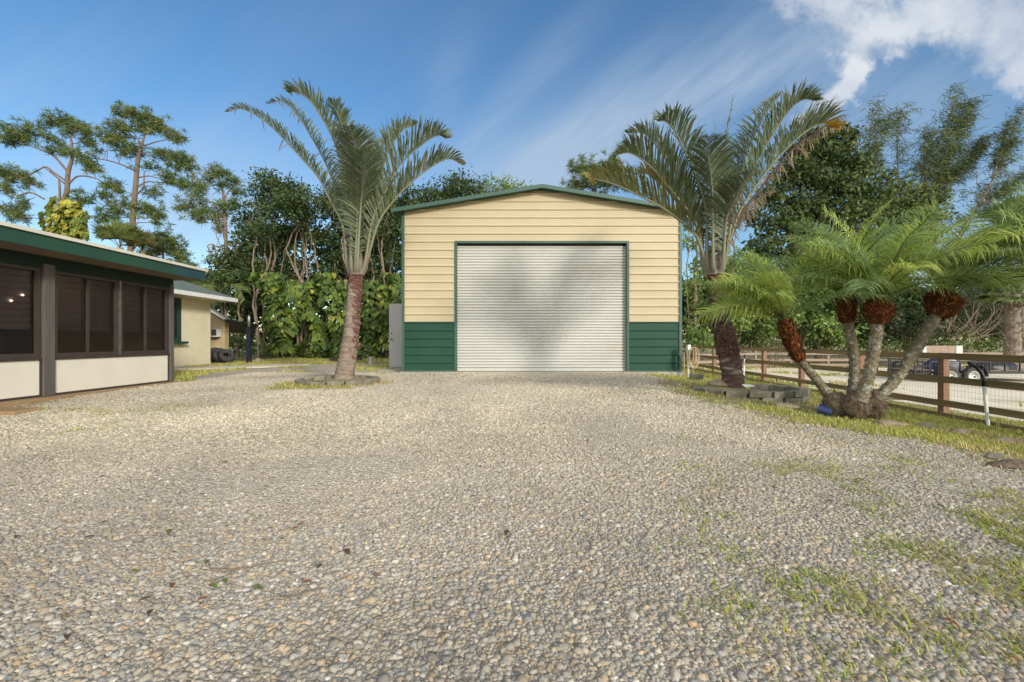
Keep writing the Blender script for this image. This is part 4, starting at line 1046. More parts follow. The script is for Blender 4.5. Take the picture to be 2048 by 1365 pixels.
def wood(trunks, d, blobs, g, m, parent, rscale=1., limb=True, rl=.06, name='trunk'):
    """Trunk paths given as [(px, py, radius_m), ...]; limbs run from the nearest trunk point below to each clump of the crown."""
    mb = MB(); pool = []
    for tp in trunks:
        dd = [t[3] if len(t) > 3 else 0 for t in tp]
        pts = [P(t[0], t[1], d + e) for t, e in zip(tp, dd)]
        if len(pts) > 1 and tp[0][1] > 640: pts[0][2] = min(pts[0][2], float(ground_z(pts[0][0], pts[0][1])) - .1)
        sp = smooth_path(pts, 8 * len(pts)); rr = np.interp(np.linspace(0, 1, len(sp)), np.linspace(0, 1, len(tp)), [t[2] for t in tp]) * rscale
        sp[1:-1] += g.normal(size=(len(sp)-2, 3)) * .03
        mb.tube(sp, list(rr), 8); pool += list(zip(sp, rr))
    if limb and pool:
        PP = np.array([p for p, r in pool]); RR = np.array([r for p, r in pool])
        for b in blobs:
            c = P(b[0], b[1], d + (b[4] if len(b) > 4 else 0)); dv = PP - c
            cost = np.linalg.norm(dv, axis=1) + np.where(dv[:, 2] > -.2, 3, 0); i = int(np.argmin(cost))
            r0 = min(RR[i] * .6, rl); q = bez(PP[i], c, g)
            mb.tube(q, list(np.linspace(r0, r0 * .25, len(q))), 6, cap=False)
            k = d / F
            for _ in range(4):
                e = c + g.normal(size=3) * np.array((b[2] * k, b[2] * k, b[3] * k)) * .55
                q2 = bez(q[4], e, g, n=5); mb.tube(q2, list(np.linspace(r0 * .4, r0 * .12, 5)), 5, cap=False)
    return mb.build(name, m, parent, smooth=True)
DK = [(.045,.075,.022),(.06,.095,.026),(.075,.115,.034),(.04,.064,.02),(.095,.135,.04)]
MID = [(.15,.23,.055),(.19,.275,.065),(.12,.19,.045),(.235,.31,.08),(.17,.22,.08)]
def broadleaf(name, label, cat, d, blobs, trunks, seed, pal=DK, L=.19, W=.085, per=7, m=12, sig=.24, bark=None, group=None, rl=.06):
    g = np.random.default_rng(seed); b0 = P(trunks[0][0][0], trunks[0][0][1], d)
    t = thing(name, label, cat, (b0[0], d, float(ground_z(b0[0], d))), group)
    V, q, c = leafy(blobs, d, g, per, m, sig, L, W, pal)
    npmesh('crown', V, q, None, M_leaf, t, col=c)
    wood(trunks, d, blobs, g, bark or M_palebark, t, rl=rl)
    return t

# ------------------------------------------------------------------ hedge trees left of and behind the garage
GH = 'tall hedge trees left of and behind the garage'
def hedge_tree(px, top, d, w, seed, label, low=470, pal=DK):
    g = np.random.default_rng(seed); bl = []
    for k in range(int(9 + w / 16)):
        x = px + g.uniform(-w, w); y = top + 22 + abs(g.normal()) * 48 + abs(x - px) / w * 16
        bl.append((x, min(y, low), g.uniform(22, 38), g.uniform(15, 26), g.uniform(-1.6, 1.6)))
    for k in range(15): bl.append((px + g.uniform(-w, w) * 1.05, g.uniform(low - 20, low + 120), g.uniform(14, 26), g.uniform(12, 22), g.uniform(-.4, 1.8)))
    tr = []
    for k in range(4):
        x = px + g.uniform(-.55, .55) * w; e = g.uniform(-.8, .8)
        tr.append([(x, 720, .075, e), (x + g.uniform(-14, 14), 600, .055, e), (x + g.uniform(-34, 34), 490, .036, e), (x + g.uniform(-52, 52), top + 45, .012, e)])
    for k in range(5):
        x = px + g.uniform(-.8, .8) * w; e = g.uniform(-.8, .8)
        tr.append([(x, 610, .022, e), (x + g.uniform(-20, 20), 530, .018, e), (x + g.uniform(-45, 45), 430, .010, e)])
    broadleaf('hedge_tree', label, 'tree', d, bl, tr, seed, pal, L=.17, W=.085, per=18, m=16, sig=.21, group=GH, rl=.035)
hedge_tree(452, 490, 25.5, 46, 101, 'lowest dark hedge tree, just right of the house roof', 560)
hedge_tree(538, 338, 24.5, 48, 102, 'tall dark hedge tree at the left end of the hedge')
hedge_tree(612, 346, 24, 44, 103, 'dark hedge tree left of and behind the left palm')
hedge_tree(690, 356, 24.6, 44, 104, 'dark hedge tree directly behind the left palm trunk')
hedge_tree(768, 352, 24, 40, 105, 'dark hedge tree between the left palm and the garage')
hedge_tree(858, 342, 26, 42, 106, 'dark hedge tree over the left garage eave', 440)
hedge_tree(925, 336, 26.4, 34, 107, 'leafy hedge tree rising over the left roof slope of the garage', 420)
hedge_tree(1000, 352, 26, 30, 108, 'small leafy treetop left of the garage ridge', 410, MID)
hedge_tree(1048, 362, 26.6, 22, 109, 'thin leafy treetop nearest the garage ridge', 410, MID)
# far dark trees that close the view behind the hedge
def backwood(x0, x1, top, bot, d, seed, label):
    g = np.random.default_rng(seed); bl = []
    for k in range(int((x1 - x0) * .30)):
        bl.append((g.uniform(x0, x1), g.uniform(top, bot), g.uniform(22, 40), g.uniform(18, 30), g.uniform(-2, 2)))
    V, q, c = leafy(bl, d, g, 3, 14, .34, .40, .24, DK)
    return tag(npmesh('far_wood', V, q, None, M_leaf, col=c), label, 'wood', kind='stuff')
backwood(470, 830, 470, 690, 31, 131, 'dark wood closing the view behind the hedge trees')
backwood(1290, 2850, 575, 672, 44, 132, 'hazy wood far beyond the sand paddock')
backwood(-700, 420, 560, 690, 48, 133, 'distant wood behind the house')

# ------------------------------------------------------------------ climbing vines with big leaves
VPAL = [(.13,.18,.03),(.18,.225,.035),(.09,.145,.025),(.05,.09,.02),(.25,.26,.05),(.07,.12,.025),(.34,.31,.06)]
def heart_leaves(C, D, Nn, L, colr):
    Sd = unit(np.cross(D, Nn)); Nn = unit(np.cross(Sd, D)); L = L[:, None]
    T = [(0, 0, .05), (.36, -.10, -.02), (.44, .28, -.03), (.24, .74, -.02), (0, 1.02, -.10), (-.24, .74, -.02), (-.44, .28, -.03), (-.36, -.10, -.02), (0, .4, .04)]
    V = np.stack([C + Sd * L * a + D * L * b + Nn * L * c for a, b, c in T], 1).reshape(-1, 3)
    tri = np.array([(8, i, i % 7 + 1) for i in range(1, 8)] ); tri = np.array([(8,0,1),(8,1,2),(8,2,3),(8,3,4),(8,4,5),(8,5,6),(8,6,7),(8,7,0)])
    q = (np.arange(len(C))[:, None, None] * 9 + tri[None]).reshape(-1, 3)
    return V, q, np.repeat(colr, 9, 0)
def vine(cols, d, n, seed, label, L=.36, group='pothos vines climbing the hedge trees', pal=VPAL, ground=True):
    """cols: (px, top, bottom, half width px); leaves hang over one another on the outside of each column."""
    g = np.random.default_rng(seed); b0 = P(cols[0][0], cols[0][2], d)
    t = thing('climbing_vine', label, 'vine', (b0[0], d, b0[2]), group)
    wts = np.array([(c[2]-c[1]) * c[3] for c in cols], float); pick = g.choice(len(cols), n, p=wts / wts.sum())
    A = np.array(cols, float)[pick]; f = g.random(n)
    py = A[:, 1] + (A[:, 2] - A[:, 1]) * f; wob = 1 + .35 * np.sin(py * .09 + pick * 2.)
    ang = g.uniform(-1.9, 1.9, n); r = A[:, 3] * wob * (.75 + .35 * g.random(n))
    r = r * .8; px = A[:, 0] + np.sin(ang) * r + 8 * np.sin(py * .03 + pick); dep = d - np.cos(ang) * r * d / F
    C = np.stack([(px - 1024) / F * dep, dep, H + (682.5 - py) / F * dep], 1)
    out = np.stack([np.sin(ang), -np.cos(ang), np.full(n, .45)], 1)
    Nn = unit(out + g.normal(size=(n, 3)) * .35); D = unit(np.stack([np.sin(ang) * .45, -np.cos(ang) * .3, np.full(n, -.85)], 1) + g.normal(size=(n, 3)) * .3)
    pal = np.array(pal); colr = pal[g.choice(len(pal), n, p=np.array((19, 12, 22, 22, 4, 19, 2)) / 100)] * (.75 + .5 * g.random((n, 1)))
    V, q, c = heart_leaves(C, D, Nn, L * np.exp(g.normal(0, .3, n)), colr)
    npmesh('leaves', V, None, q, M_leaf, t, col=c, smooth=True)
    mb = MB()
    for px_, t0, t1, w in cols:
        for k in range(3):
            x = px_ + g.uniform(-.5, .5) * w; mb.tube(smooth_path([P(x, t1, d + .1), P(x + g.uniform(-5, 5), (t0+t1)/2, d), P(x + g.uniform(-8, 8), t0, d + .1)], 10), .03, 5)
    mb.build('stem', M_palebark, t, smooth=True)
vine([(556, 590, 705, 30), (541, 545, 600, 24), (575, 560, 660, 26)], 22.6, 1050, 201, 'bright pothos vine column at the left end of the hedge', .215)
vine([(612, 560, 640, 24), (628, 640, 715, 26), (650, 545, 620, 26)], 22.9, 800, 202, 'pothos vine with yellow leaves left of the leaning palm trunk', .20)
vine([(668, 620, 715, 28), (690, 560, 640, 22)], 23.1, 560, 203, 'shaded pothos vine right behind the leaning palm trunk', .20)
vine([(742, 560, 660, 24), (765, 570, 690, 26), (790, 545, 640, 22), (745, 660, 715, 22)], 22.6, 1050, 204, 'pothos vine with large pale leaves beside the garage corner', .21)
def shrub(name, label, cat, d, blobs, seed, pal=MID, L=.15, W=.07, per=10, m=12, sig=.18, group=None):
    g = np.random.default_rng(seed); b = blobs[0]; c0 = P(b[0], b[1], d)
    t = thing(name, label, cat, (c0[0], d, float(ground_z(c0[0], d))), group)
    V, q, c = leafy(blobs, d, g, per, m, sig, L, W, pal)
    npmesh('foliage', V, q, None, M_leaf, t, col=c)
    base = c0.copy(); base[2] = float(ground_z(c0[0], d)) - .05; mb = MB()
    for b in blobs:
        e = P(b[0], b[1], d + (b[4] if len(b) > 4 else 0)); s0 = base + np.array((g.uniform(-.3, .3) + (e[0] - base[0]) * .5, g.uniform(-.2, .2), 0)); s0[2] = float(ground_z(s0[0], s0[1])) - .05; e = s0 * .35 + e * .65
        q2 = bez(s0, e, g); mb.tube(q2, list(np.linspace(.018, .006, len(q2))), 5, cap=False)
    mb.build('stem', M_palebark, t, smooth=True)
    return t
shrub('undergrowth', 'low undergrowth along the foot of the vine hedge', 'undergrowth', 23.4, [(x, 700 + (i % 3) * 5, 20, 16) for i, x in enumerate(range(530, 800, 22))], 210, VPAL[:6], .2, .1, 9, 10, .2)
shrub('shrub', 'small dark shrub behind the leaning tyres', 'shrub', 21, [(476, 700, 14, 22), (490, 706, 12, 14)], 211, DK)
shrub('shrub', 'dark rounded shrub under the hedge right of the blue post', 'shrub', 23, [(535, 690, 26, 30), (520, 705, 20, 16)], 212, DK)

# ------------------------------------------------------------------ pines
NPAL = np.array([(.095,.145,.04),(.12,.175,.045),(.075,.115,.035),(.15,.20,.055),(.17,.18,.06)])
def pine(d, pads, trunks, limbs, seed, label, Ln=.40, group='slash pines behind the house', tuft=24, name='pine_tree', per=17, pal=NPAL):
    pads = [(a[0], a[1], a[2] * 1.05, a[3] * 1.3) + tuple(a[4:]) for a in pads]
    g = np.random.default_rng(seed); b0 = P(trunks[0][0][0], trunks[0][0][1], d)
    t = thing(name, label, 'pine', (b0[0], d, b0[2]), group)
    cc, bid = blob_points(pads, d, g, per, 1.5); m = tuft; n = len(cc) * m
    cc = cc + g.normal(size=cc.shape) * np.array((.42, .42, .20)) * (g.random((len(cc), 1)) < .35)
    D = unit(g.normal(size=(n, 3)) + np.array((0, 0, .35))); Wd = unit(np.cross(D, g.normal(size=(n, 3)))) * .019 * (Ln / .36)
    l = Ln * np.exp(g.normal(0, .2, n))[:, None]; b = np.repeat(cc, m, 0) + g.normal(size=(n, 3)) * .05
    V = np.stack([b - Wd * .6, b + Wd * .6, b + D * l * .6 + Wd, b + D * l + np.array((0, 0, -.05))], 1).reshape(-1, 3)
    qd = np.arange(n)[:, None] * 4 + np.array([[0, 1, 2, 3]])
    ci = g.integers(0, len(pal), len(cc)); c = pal[np.repeat(ci, m)] * (.75 + .5 * g.random((n, 1)))
    npmesh('crown', V, qd, None, M_needle, t, col=np.repeat(c, 4, 0))
    # trunk, big limbs given by hand, twigs to the pads
    mb = MB(); pool = []
    for tp in trunks + limbs:
        sp = smooth_path([P(q_[0], q_[1], d + (q_[3] if len(q_) > 3 else 0)) for q_ in tp], 7 * len(tp))
        rr = .62 * np.interp(np.linspace(0, 1, len(sp)), np.linspace(0, 1, len(tp)), [q_[2] for q_ in tp]); mb.tube(sp, list(rr), 7); pool += list(zip(sp, rr))
    PP = np.array([p for p, r in pool]); RR = np.array([r for p, r in pool])
    for b_ in pads:
        c_ = P(b_[0], b_[1], d + (b_[4] if len(b_) > 4 else 0)); dv = PP - c_
        i = int(np.argmin(np.linalg.norm(dv, axis=1) + np.where(dv[:, 2] > 0, 1.5, 0)))
        r0 = min(.05, RR[i] * .6); q2 = bez(PP[i], c_, g, .2, 7, -.05); mb.tube(q2, list(np.linspace(r0, r0 * .3, 7)), 5, cap=False)
        for _ in range(4):
            e = c_ + g.normal(size=3) * np.array((b_[2], b_[2], b_[3] * .8)) * d / F * .55; q3 = bez(q2[4], e, g, .2, 5, 0); mb.tube(q3, list(np.linspace(r0 * .45, r0 * .15, 5)), 4, cap=False)
    mb.build('trunk', M_pinebark, t, smooth=True)
    return t
def Z1(L): return [(x / 3.938, y / 3.938 + 180, rx / 3.938, ry / 3.938) + tuple(e) for x, y, rx, ry, *e in L]
def T1(L): return [(x / 3.938, y / 3.938 + 180, r) for x, y, r in L]
pine(35, Z1([(500,235,95,40),(390,255,75,42),(610,290,80,42),(690,340,70,40),(700,410,60,35),(560,330,80,30),(430,390,70,34),(220,320,80,45),(110,350,90,45),(40,390,90,48),(20,290,40,35),(230,395,70,30),(440,470,70,35),(520,500,50,30),(620,520,70,40),(690,580,70,48),(760,620,50,35),
       (870,750,70,45),(920,800,60,40),(820,830,60,35),(120,680,120,55),(30,660,60,50),(220,720,70,40),(60,950,80,50),(150,1000,70,40),(180,900,60,45),(40,790,60,40),(640,850,80,50),(850,940,70,45),(790,1010,60,40),(900,1020,40,30)]),
     [T1([(430,1400,.34),(470,1000,.30),(525,800,.27),(535,660,.24),(570,520,.17),(560,400,.12),(540,330,.05)])],
     [T1([(530,640,.14),(420,520,.11),(290,460,.08),(120,400,.04)]), T1([(525,720,.13),(420,650,.10),(350,610,.09),(200,690,.05)]), T1([(540,740,.12),(620,680,.10),(760,700,.07),(850,760,.04)]), T1([(470,900,.16),(470,780,.13),(465,710,.10)]), T1([(510,740,.1),(400,650,.09),(335,600,.05)]), T1([(350,860,.10),(240,810,.10),(120,830,.09),(0,740,.08)]), T1([(500,830,.12),(560,795,.09),(640,800,.05)])], 301,
     'spreading pine with bare broken limbs above the porch roof')
pine(35, Z1([(930,180,70,35),(1000,170,60,32),(1080,210,80,40),(1170,215,70,35),(1230,260,70,40),(1290,310,70,40),(1130,300,90,40),(1000,290,80,40),(900,270,60,25),(950,370,70,40),(830,350,70,40),(880,410,70,35),(1390,380,60,40),(1340,360,50,35),(1060,470,100,45),(960,490,60,35),(1260,500,90,40),(1370,520,70,40),(1450,560,70,45),(1500,610,50,35),(1400,600,70,35),
       (1200,600,70,30),(1330,700,80,40),(1430,740,90,45),(1540,760,60,40),(1600,800,50,30),(1200,800,60,40),(980,900,60,45),(940,970,50,40),(1100,930,80,40),(1180,960,60,45),(1250,980,60,45),(760,480,50,22),(1230,1040,40,35)]),
     [T1([(1025,1300,.33),(1040,1100,.32),(1060,850,.29),(1080,620,.25),(1095,500,.20),(1130,390,.12),(1150,300,.06)])],
     [T1([(1065,640,.11),(960,590,.09),(840,555,.07),(740,540,.04)]), T1([(1085,760,.10),(1160,725,.08),(1250,730,.06),(1360,720,.03)]), T1([(1085,820,.10),(1130,760,.09),(1135,650,.06)]), T1([(1090,690,.09),(1180,680,.07),(1280,710,.04)]), T1([(1140,440,.09),(1230,410,.07),(1340,390,.03)]), T1([(1110,420,.08),(1060,350,.06),(1000,290,.03)])], 302,
     'tallest pine left of the palm, its crown open and rounded')
pine(31, Z1([(1680,650,60,35),(1760,680,70,35),(1840,730,60,45),(1720,750,60,35),(1650,690,40,30),(1880,800,50,40),(1560,860,70,40),(1480,920,70,35),(1590,950,90,40),(1700,1000,70,45),(1560,1010,60,30),(1430,930,40,25),(1830,890,60,45),(1760,930,60,45),(1720,1090,50,35)]),
     [T1([(1790,1700,.22),(1780,1200,.19),(1765,900,.16),(1755,800,.12),(1720,700,.06)])],
     [T1([(1760,1000,.08),(1680,900,.06),(1600,840,.03)]), T1([(1760,880,.08),(1800,800,.06),(1850,740,.03)])], 303,
     'smaller pine beside the left end of the hedge')
pine(40, Z1([(1200,1180,90,40),(1280,1150,60,40),(1340,1200,80,45),(1250,1250,100,50),(1380,1270,70,50),(1430,1330,70,50),(1160,1290,60,50),(1480,1400,60,45)]),
     [T1([(1290,1700,.2),(1290,1400,.17),(1275,1200,.08)])], [], 304, 'low pine top showing just above the far end of the porch roof', .42)
pine(34, [(1160,335,26,16),(1190,345,28,16),(1175,358,34,16),(1215,330,24,14),(1240,345,26,16),(1150,372,22,12),(1205,368,34,14),(1250,372,26,14),(1228,318,16,9)],
     [[(1200, 680, .25), (1196, 480, .2), (1192, 380, .14), (1188, 335, .05)]], [[(1194, 400, .09), (1225, 365, .06), (1245, 340, .03)]], 305, 'dark pine top behind the garage roof beside the right palm fronds', .38, 'pines beyond the garage')
# vine ball on the pine stub, and palmetto tops above the porch roof
vine([(98, 420, 470, 20), (116, 394, 478, 22), (138, 402, 478, 22), (156, 420, 480, 18), (172, 440, 478, 10)], 31, 900, 205, 'yellow and green vine ball on a pine stub above the porch roof', .27, 'vines on the pines', [(.30,.30,.045),(.36,.34,.05),(.22,.25,.035),(.10,.15,.025),(.44,.40,.07),(.07,.11,.02),(.5,.46,.09)])
def fan_palm(px, py, d, n, r, seed, label, trunk, pal, up=.5, group=None, name='fan_palm', skirt=0, lo=-.35):
    g = np.random.default_rng(seed); c0 = P(px, py, d); gz_ = float(ground_z(c0[0], d))
    t = thing(name, label, 'palm', (c0[0], d, gz_), group)
    mb = MB()
    if trunk:
        sp = smooth_path([(c0[0] + trunk[0], d, gz_ - .1), (c0[0] + trunk[0] * .4, d, (gz_ + c0[2]) / 2), tuple(c0)], 24); mb.tube(sp, list(np.linspace(trunk[1] * 1.1, trunk[1], 24)), 12, mod=lambda i, j: 1 + .10 * ((i + j) % 2))
        mb.build('trunk', M_palmbark, t)
        if skirt:                                          # crossed, cut leaf bases on the upper trunk
            mb = MB()
            for k in range(skirt):
                i = int(g.uniform(7, 23)); a = g.random() * 6.283; p = sp[i] + np.array((math.cos(a), math.sin(a), 0)) * trunk[1]
                mb.bar(p, p + np.array((math.cos(a) * .28, math.sin(a) * .28, g.uniform(.15, .4))), .07, .02, up=(math.cos(a), math.sin(a), .2))
            mb.build('leaf_boots', M_scar, t)
    for k in range(n):
        az = g.random() * 6.283; el = g.uniform(lo, 1.4)
        ax = np.array((math.cos(az) * math.cos(el), math.sin(az) * math.cos(el), math.sin(el))); hub = c0 + ax * r * .55
        sd = unit(np.cross(ax, (0, 0, 1.)) + 1e-6); nn = np.cross(sd, ax); m = 20; th = np.linspace(-1.75, 1.75, m) + g.normal(size=m) * .03
        D = unit(np.cos(th)[:, None] * ax + np.sin(th)[:, None] * sd + nn * .12)
        L_ = r * (.62 + .12 * g.random(m)); Wd = unit(np.cross(D, nn)) * (r * .045); tip = hub + D * L_[:, None] + np.array((0, 0, -1)) * (r * .18 * g.random((m, 1)))
        b = np.repeat(hub[None], m, 0); V = np.stack([b - Wd * .3, b + Wd * .3, b + D * L_[:, None] * .55 + Wd, tip, b + D * L_[:, None] * .55 - Wd], 1).reshape(-1, 3)
        o = np.arange(m)[:, None] * 5; q = np.concatenate([np.array([[0, 1, 2, 4]]) + o]); tr_ = np.array([[4, 2, 3]]) + o
        colr = np.array(pal)[g.integers(0, len(pal))] * (.8 + .4 * g.random((m, 1)))
        st = len(V); b2 = c0; pet = np.stack([b2 - sd * .02, b2 + sd * .02, hub + sd * .015, hub - sd * .015])
        V = np.vstack([V, pet]); q = np.vstack([q, [[st, st+1, st+2, st+3]]]); colr = np.vstack([np.repeat(colr, 5, 0), np.tile(np.array(pal[0]), (4, 1))])
        npmesh('frond', V, q, tr_, M_palm, t, col=colr)
    return t
FP = [(.18,.23,.08),(.21,.26,.085),(.15,.19,.065)]
fan_palm(240, 496, 27, 16, 1.5, 401, 'spiky cabbage palm top showing above the porch roof', (0, .16), FP, lo=.25)
fan_palm(285, 502, 28, 13, 1.2, 402, 'browner cabbage palm top at the right of the spiky one', (0, .16), [(.19,.19,.07),(.15,.16,.06),(.25,.21,.10)], lo=.2)
fan_palm(2024, 590, 24, 22, 1.5, 403, 'stout cabbage palm with crossed leaf boots at the far right', (.05, .30), FP, skirt=60)
fan_palm(2015, 445, 33, 16, 1.9, 404, 'dark fan palm top behind the near fronds at the far right', (0, .11), FP)
fan_palm(2045, 462, 31, 14, 1.9, 405, 'second dark fan palm top cut by the right edge of the view', (0, .11), FP)

# ------------------------------------------------------------------ right-hand trees beyond the paddock
broadleaf('broadleaf_tree', 'large dark broadleaf tree behind the right palm', 'tree', 29,
  [(1645,275,38,24),(1690,275,26,18),(1610,300,40,26),(1665,315,52,30),(1710,335,28,22),(1580,345,40,26),(1630,360,48,28),(1690,375,50,28),(1740,385,30,20),(1545,390,34,24),(1600,410,44,28),(1660,425,50,30),(1720,430,42,26),(1560,450,46,28),(1620,475,50,30),(1690,480,52,30),(1750,480,36,26),(1530,500,40,26),(1590,520,44,30),(1650,530,44,28),(1500,540,30,24),(1515,430,24,18),(1700,530,50,26,1)],
  [[(1640,700,.34),(1635,600,.3),(1640,480,.22),(1650,330,.08)], [(1636,620,.2),(1590,500,.14),(1570,400,.06)], [(1640,580,.2),(1700,470,.13),(1720,380,.05)]], 501, [(.055,.085,.025),(.08,.115,.03),(.10,.14,.04),(.045,.07,.022),(.13,.165,.05)], .25, .15, 17, 16, .30, rl=.09)
broadleaf('broadleaf_tree', 'lower olive broadleaf tree right of the large dark tree', 'tree', 31,
  [(1765,350,22,14),(1790,372,24,14),(1770,400,34,20),(1810,400,26,16),(1840,385,26,14),(1850,405,30,16),(1880,402,16,10),(1820,430,40,22),(1780,440,40,24),(1870,430,26,16),(1790,480,44,28),(1840,470,40,26),(1760,520,40,26),(1820,520,44,26)],
  [[(1815,700,.22),(1810,560,.18),(1800,460,.12),(1790,380,.04)], [(1808,540,.12),(1840,450,.08),(1860,400,.03)]], 502, [(.10,.14,.035),(.13,.17,.045),(.075,.105,.03),(.16,.19,.055)], .24, .14, 15, 15, .26)
broadleaf('vine_hung_tree', 'thin tree hung with long vines right behind the garage corner', 'tree', 26,
  [(1385,480,20,26),(1405,530,20,30),(1380,570,20,26),(1400,620,22,30),(1380,650,18,26),(1430,560,18,26),(1450,600,22,30),(1395,430,16,20),(1470,520,18,24)],
  [[(1392,700,.12),(1390,600,.1),(1395,480,.06),(1400,400,.03)], [(1430,700,.08),(1425,560,.06),(1440,450,.03)], [(1378,690,.04),(1375,520,.03),(1380,400,.02)], [(1462,690,.06),(1465,560,.05),(1470,470,.03)]], 503, MID, .19, .11, 13, 14, .2)
SH = 'green shrubs beyond the board fence'
shr = [((1480,620,48,46), 25.5, 'bright green shrub between the right palm and the short palm stem', MID), ((1545,640,40,34), 25.5, 'leafy shrub behind the short palm stem', MID), ((1600,600,46,44), 27, 'tall green shrub behind the leftmost stem of the palm clump', [(.07,.125,.03),(.09,.15,.035),(.055,.095,.025)]),
       ((1655,650,44,36), 27, 'broad-leaved shrub left of the middle palm stems', MID), ((1700,620,40,40), 28, 'dark shrub behind the middle palm stems', DK), ((1770,640,44,36), 28, 'grey green shrub right of the middle palm stems', [(.08,.10,.05),(.06,.08,.04),(.10,.12,.06)]),
       ((1815,600,46,50), 29, 'dark glossy shrub left of the slanting palm stem', DK), ((1400,680,30,22), 24.6, 'low shrub just beyond the fence by the garage corner', MID), ((1440,560,40,44), 28, 'tall leafy shrub showing right of the right palm trunk', MID), ((1560,570,46,36), 29.5, 'pale green shrub under the large dark tree', [(.15,.20,.06),(.12,.17,.045),(.19,.24,.07)]), ((1660,580,50,36), 29.5, 'dull green shrub high behind the palm clump', MID), ((1740,590,44,40), 30, 'dark shrub high between the right palm stems', DK), ((1860,650,40,34), 30, 'grey leaved shrub left of the bare branches', [(.11,.13,.07),(.09,.12,.05),(.14,.16,.08)])]
for i, (b, d_, lab, pal) in enumerate(shr):
    g = np.random.default_rng(600 + i); px, py, rx, ry = b
    bl = [(px + g.uniform(-.7, .7) * rx, py + g.uniform(-.7, .95) * ry, rx * g.uniform(.4, .65), ry * g.uniform(.4, .6), g.uniform(-.8, .8)) for _ in range(13)]
    shrub('shrub', lab, 'shrub', d_, bl, 620 + i, pal, .20, .12, 14, 14, .22, SH)
g = np.random.default_rng(640)
shrub('thicket', 'grey brown thicket of bare twigs and leaves behind the trailer', 'thicket', 33, [(g.uniform(1890, 2010), g.uniform(570, 670), 26, 24, g.uniform(-1, 1)) for _ in range(22)], 641, [(.085,.085,.05),(.07,.085,.04),(.11,.10,.07),(.06,.08,.03)], .2, .07, 6, 12, .3)
shrub('undergrowth', 'bright low undergrowth along the far paddock fence', 'undergrowth', 27.6, [(x, 684 + (i * 7) % 12, 26, 14) for i, x in enumerate(range(1400, 2120, 26))], 642, [(.10,.15,.03),(.13,.18,.035),(.08,.12,.025)], .2, .09, 9, 11, .22)
g = np.random.default_rng(650); t = thing('brush_pile', 'pile of bare grey branches at the edge of the thicket', 'branches', (24, 29, -.4)); mb = MB()
for k in range(34):
    a = P(g.uniform(1880, 1975), g.uniform(655, 690), 28.6 + g.uniform(-.5, .5)); b = a + np.array((g.uniform(-2.2, 2.2), g.uniform(-.6, .6), g.uniform(.2, 2.6))); q2 = bez(a, b, g, .2, 6, 0); mb.tube(q2, list(np.linspace(.035, .01, 6)), 5)
mb.build('branches', M_palebark, t, smooth=True)

# ------------------------------------------------------------------ feathery casuarinas on the right skyline
CP = np.array([(.10,.135,.045),(.12,.155,.055),(.085,.115,.04),(.14,.17,.065)])
def casuarina(d, trunks, dens, seed, label, spread, pads=()):
    g = np.random.default_rng(seed); b0 = P(trunks[0][0][0], trunks[0][0][1], d)
    t = thing('casuarina', label, 'tree', (b0[0], d, b0[2]), 'feathery casuarinas on the right skyline')
    mb = MB(); tips = []
    for tp, w in trunks_iter(trunks, spread):
        sp = smooth_path([P(q[0], q[1], d) for q in tp], 26); rr = np.linspace(tp[0][2], .02, 26); mb.tube(sp, list(rr * .7), 6)
        for i in range(4, 26):
            f = i / 25
            for _ in range(dens):
                s_ = g.choice((-1, 1)); ln = w * d / F * (1.05 - .65 * f) * g.uniform(.45, 1.1)
                e = sp[i] + np.array((s_ * ln * .75 + ln * .15, g.normal() * ln * .5, ln * g.uniform(.25, .8))); q2 = bez(sp[i], e, g, .12, 6, .12)
                mb.tube(q2, list(np.linspace(rr[i] * .4 + .006, .006, 6)), 4, cap=False)
                for p in q2[2:]:
                    if g.random() < .62: tips.append(p + g.normal(size=3) * .22)
    for b in pads:
        c = P(b[0], b[1], d); k = d / F; tips += list(c + g.normal(size=(b[4], 3)) * np.array((b[2] * k, b[2] * k, b[3] * k)) * .5)
    tips = np.array(tips); m = 6; n = len(tips) * m; b = np.repeat(tips, m, 0) + g.normal(size=(n, 3)) * .16
    D = unit(g.normal(size=(n, 3)) * .6 + np.array((.35, 0, -.35))); l = .62 * np.exp(g.normal(0, .3, n))[:, None]; Wd = unit(np.cross(D, g.normal(size=(n, 3)))) * .018
    V = np.stack([b - Wd, b + Wd, b + D * l * .6 + Wd * .8 + np.array((0, 0, -.03)), b + D * l + np.array((0, 0, -.12))], 1).reshape(-1, 3)
    qd = np.arange(n)[:, None] * 4 + np.array([[0, 1, 2, 3]]); c = CP[np.repeat(g.integers(0, 4, len(tips)), m)] * (.75 + .5 * g.random((n, 1)))
    npmesh('crown', V, qd, None, M_needle, t, col=np.repeat(c, 4, 0)); mb.build('trunk', M_palebark, t, smooth=True)
def trunks_iter(trunks, spread):
    for i, tp in enumerate(trunks): yield tp, (spread[i] if hasattr(spread, '__len__') else spread)
casuarina(42, [[(1722,560,.20),(1730,380,.16),(1738,300,.10),(1748,212,.03)], [(1732,360,.07),(1750,300,.05),(1775,235,.02)]], 3, 701, 'slim leftmost casuarina beside the bright cloud', (34, 24))
casuarina(43, [[(1812,560,.16),(1800,400,.12),(1795,300,.08),(1802,220,.03)]], 3, 702, 'thin see-through casuarina second from the left on the skyline', 36)
casuarina(42, [[(1862,560,.24),(1872,420,.2),(1888,320,.13),(1908,182,.03)], [(1872,400,.12),(1905,300,.08),(1942,205,.02)], [(1868,430,.12),(1850,350,.08),(1850,260,.02)], [(1885,380,.08),(1930,330,.05),(1965,280,.02)]], 4, 703, 'densest and tallest casuarina of the right skyline', (40, 34, 34, 30),
          [(1885,290,34,46,110),(1915,235,24,36,80),(1862,330,34,36,80),(1845,380,34,28,50),(1900,350,30,30,50)])
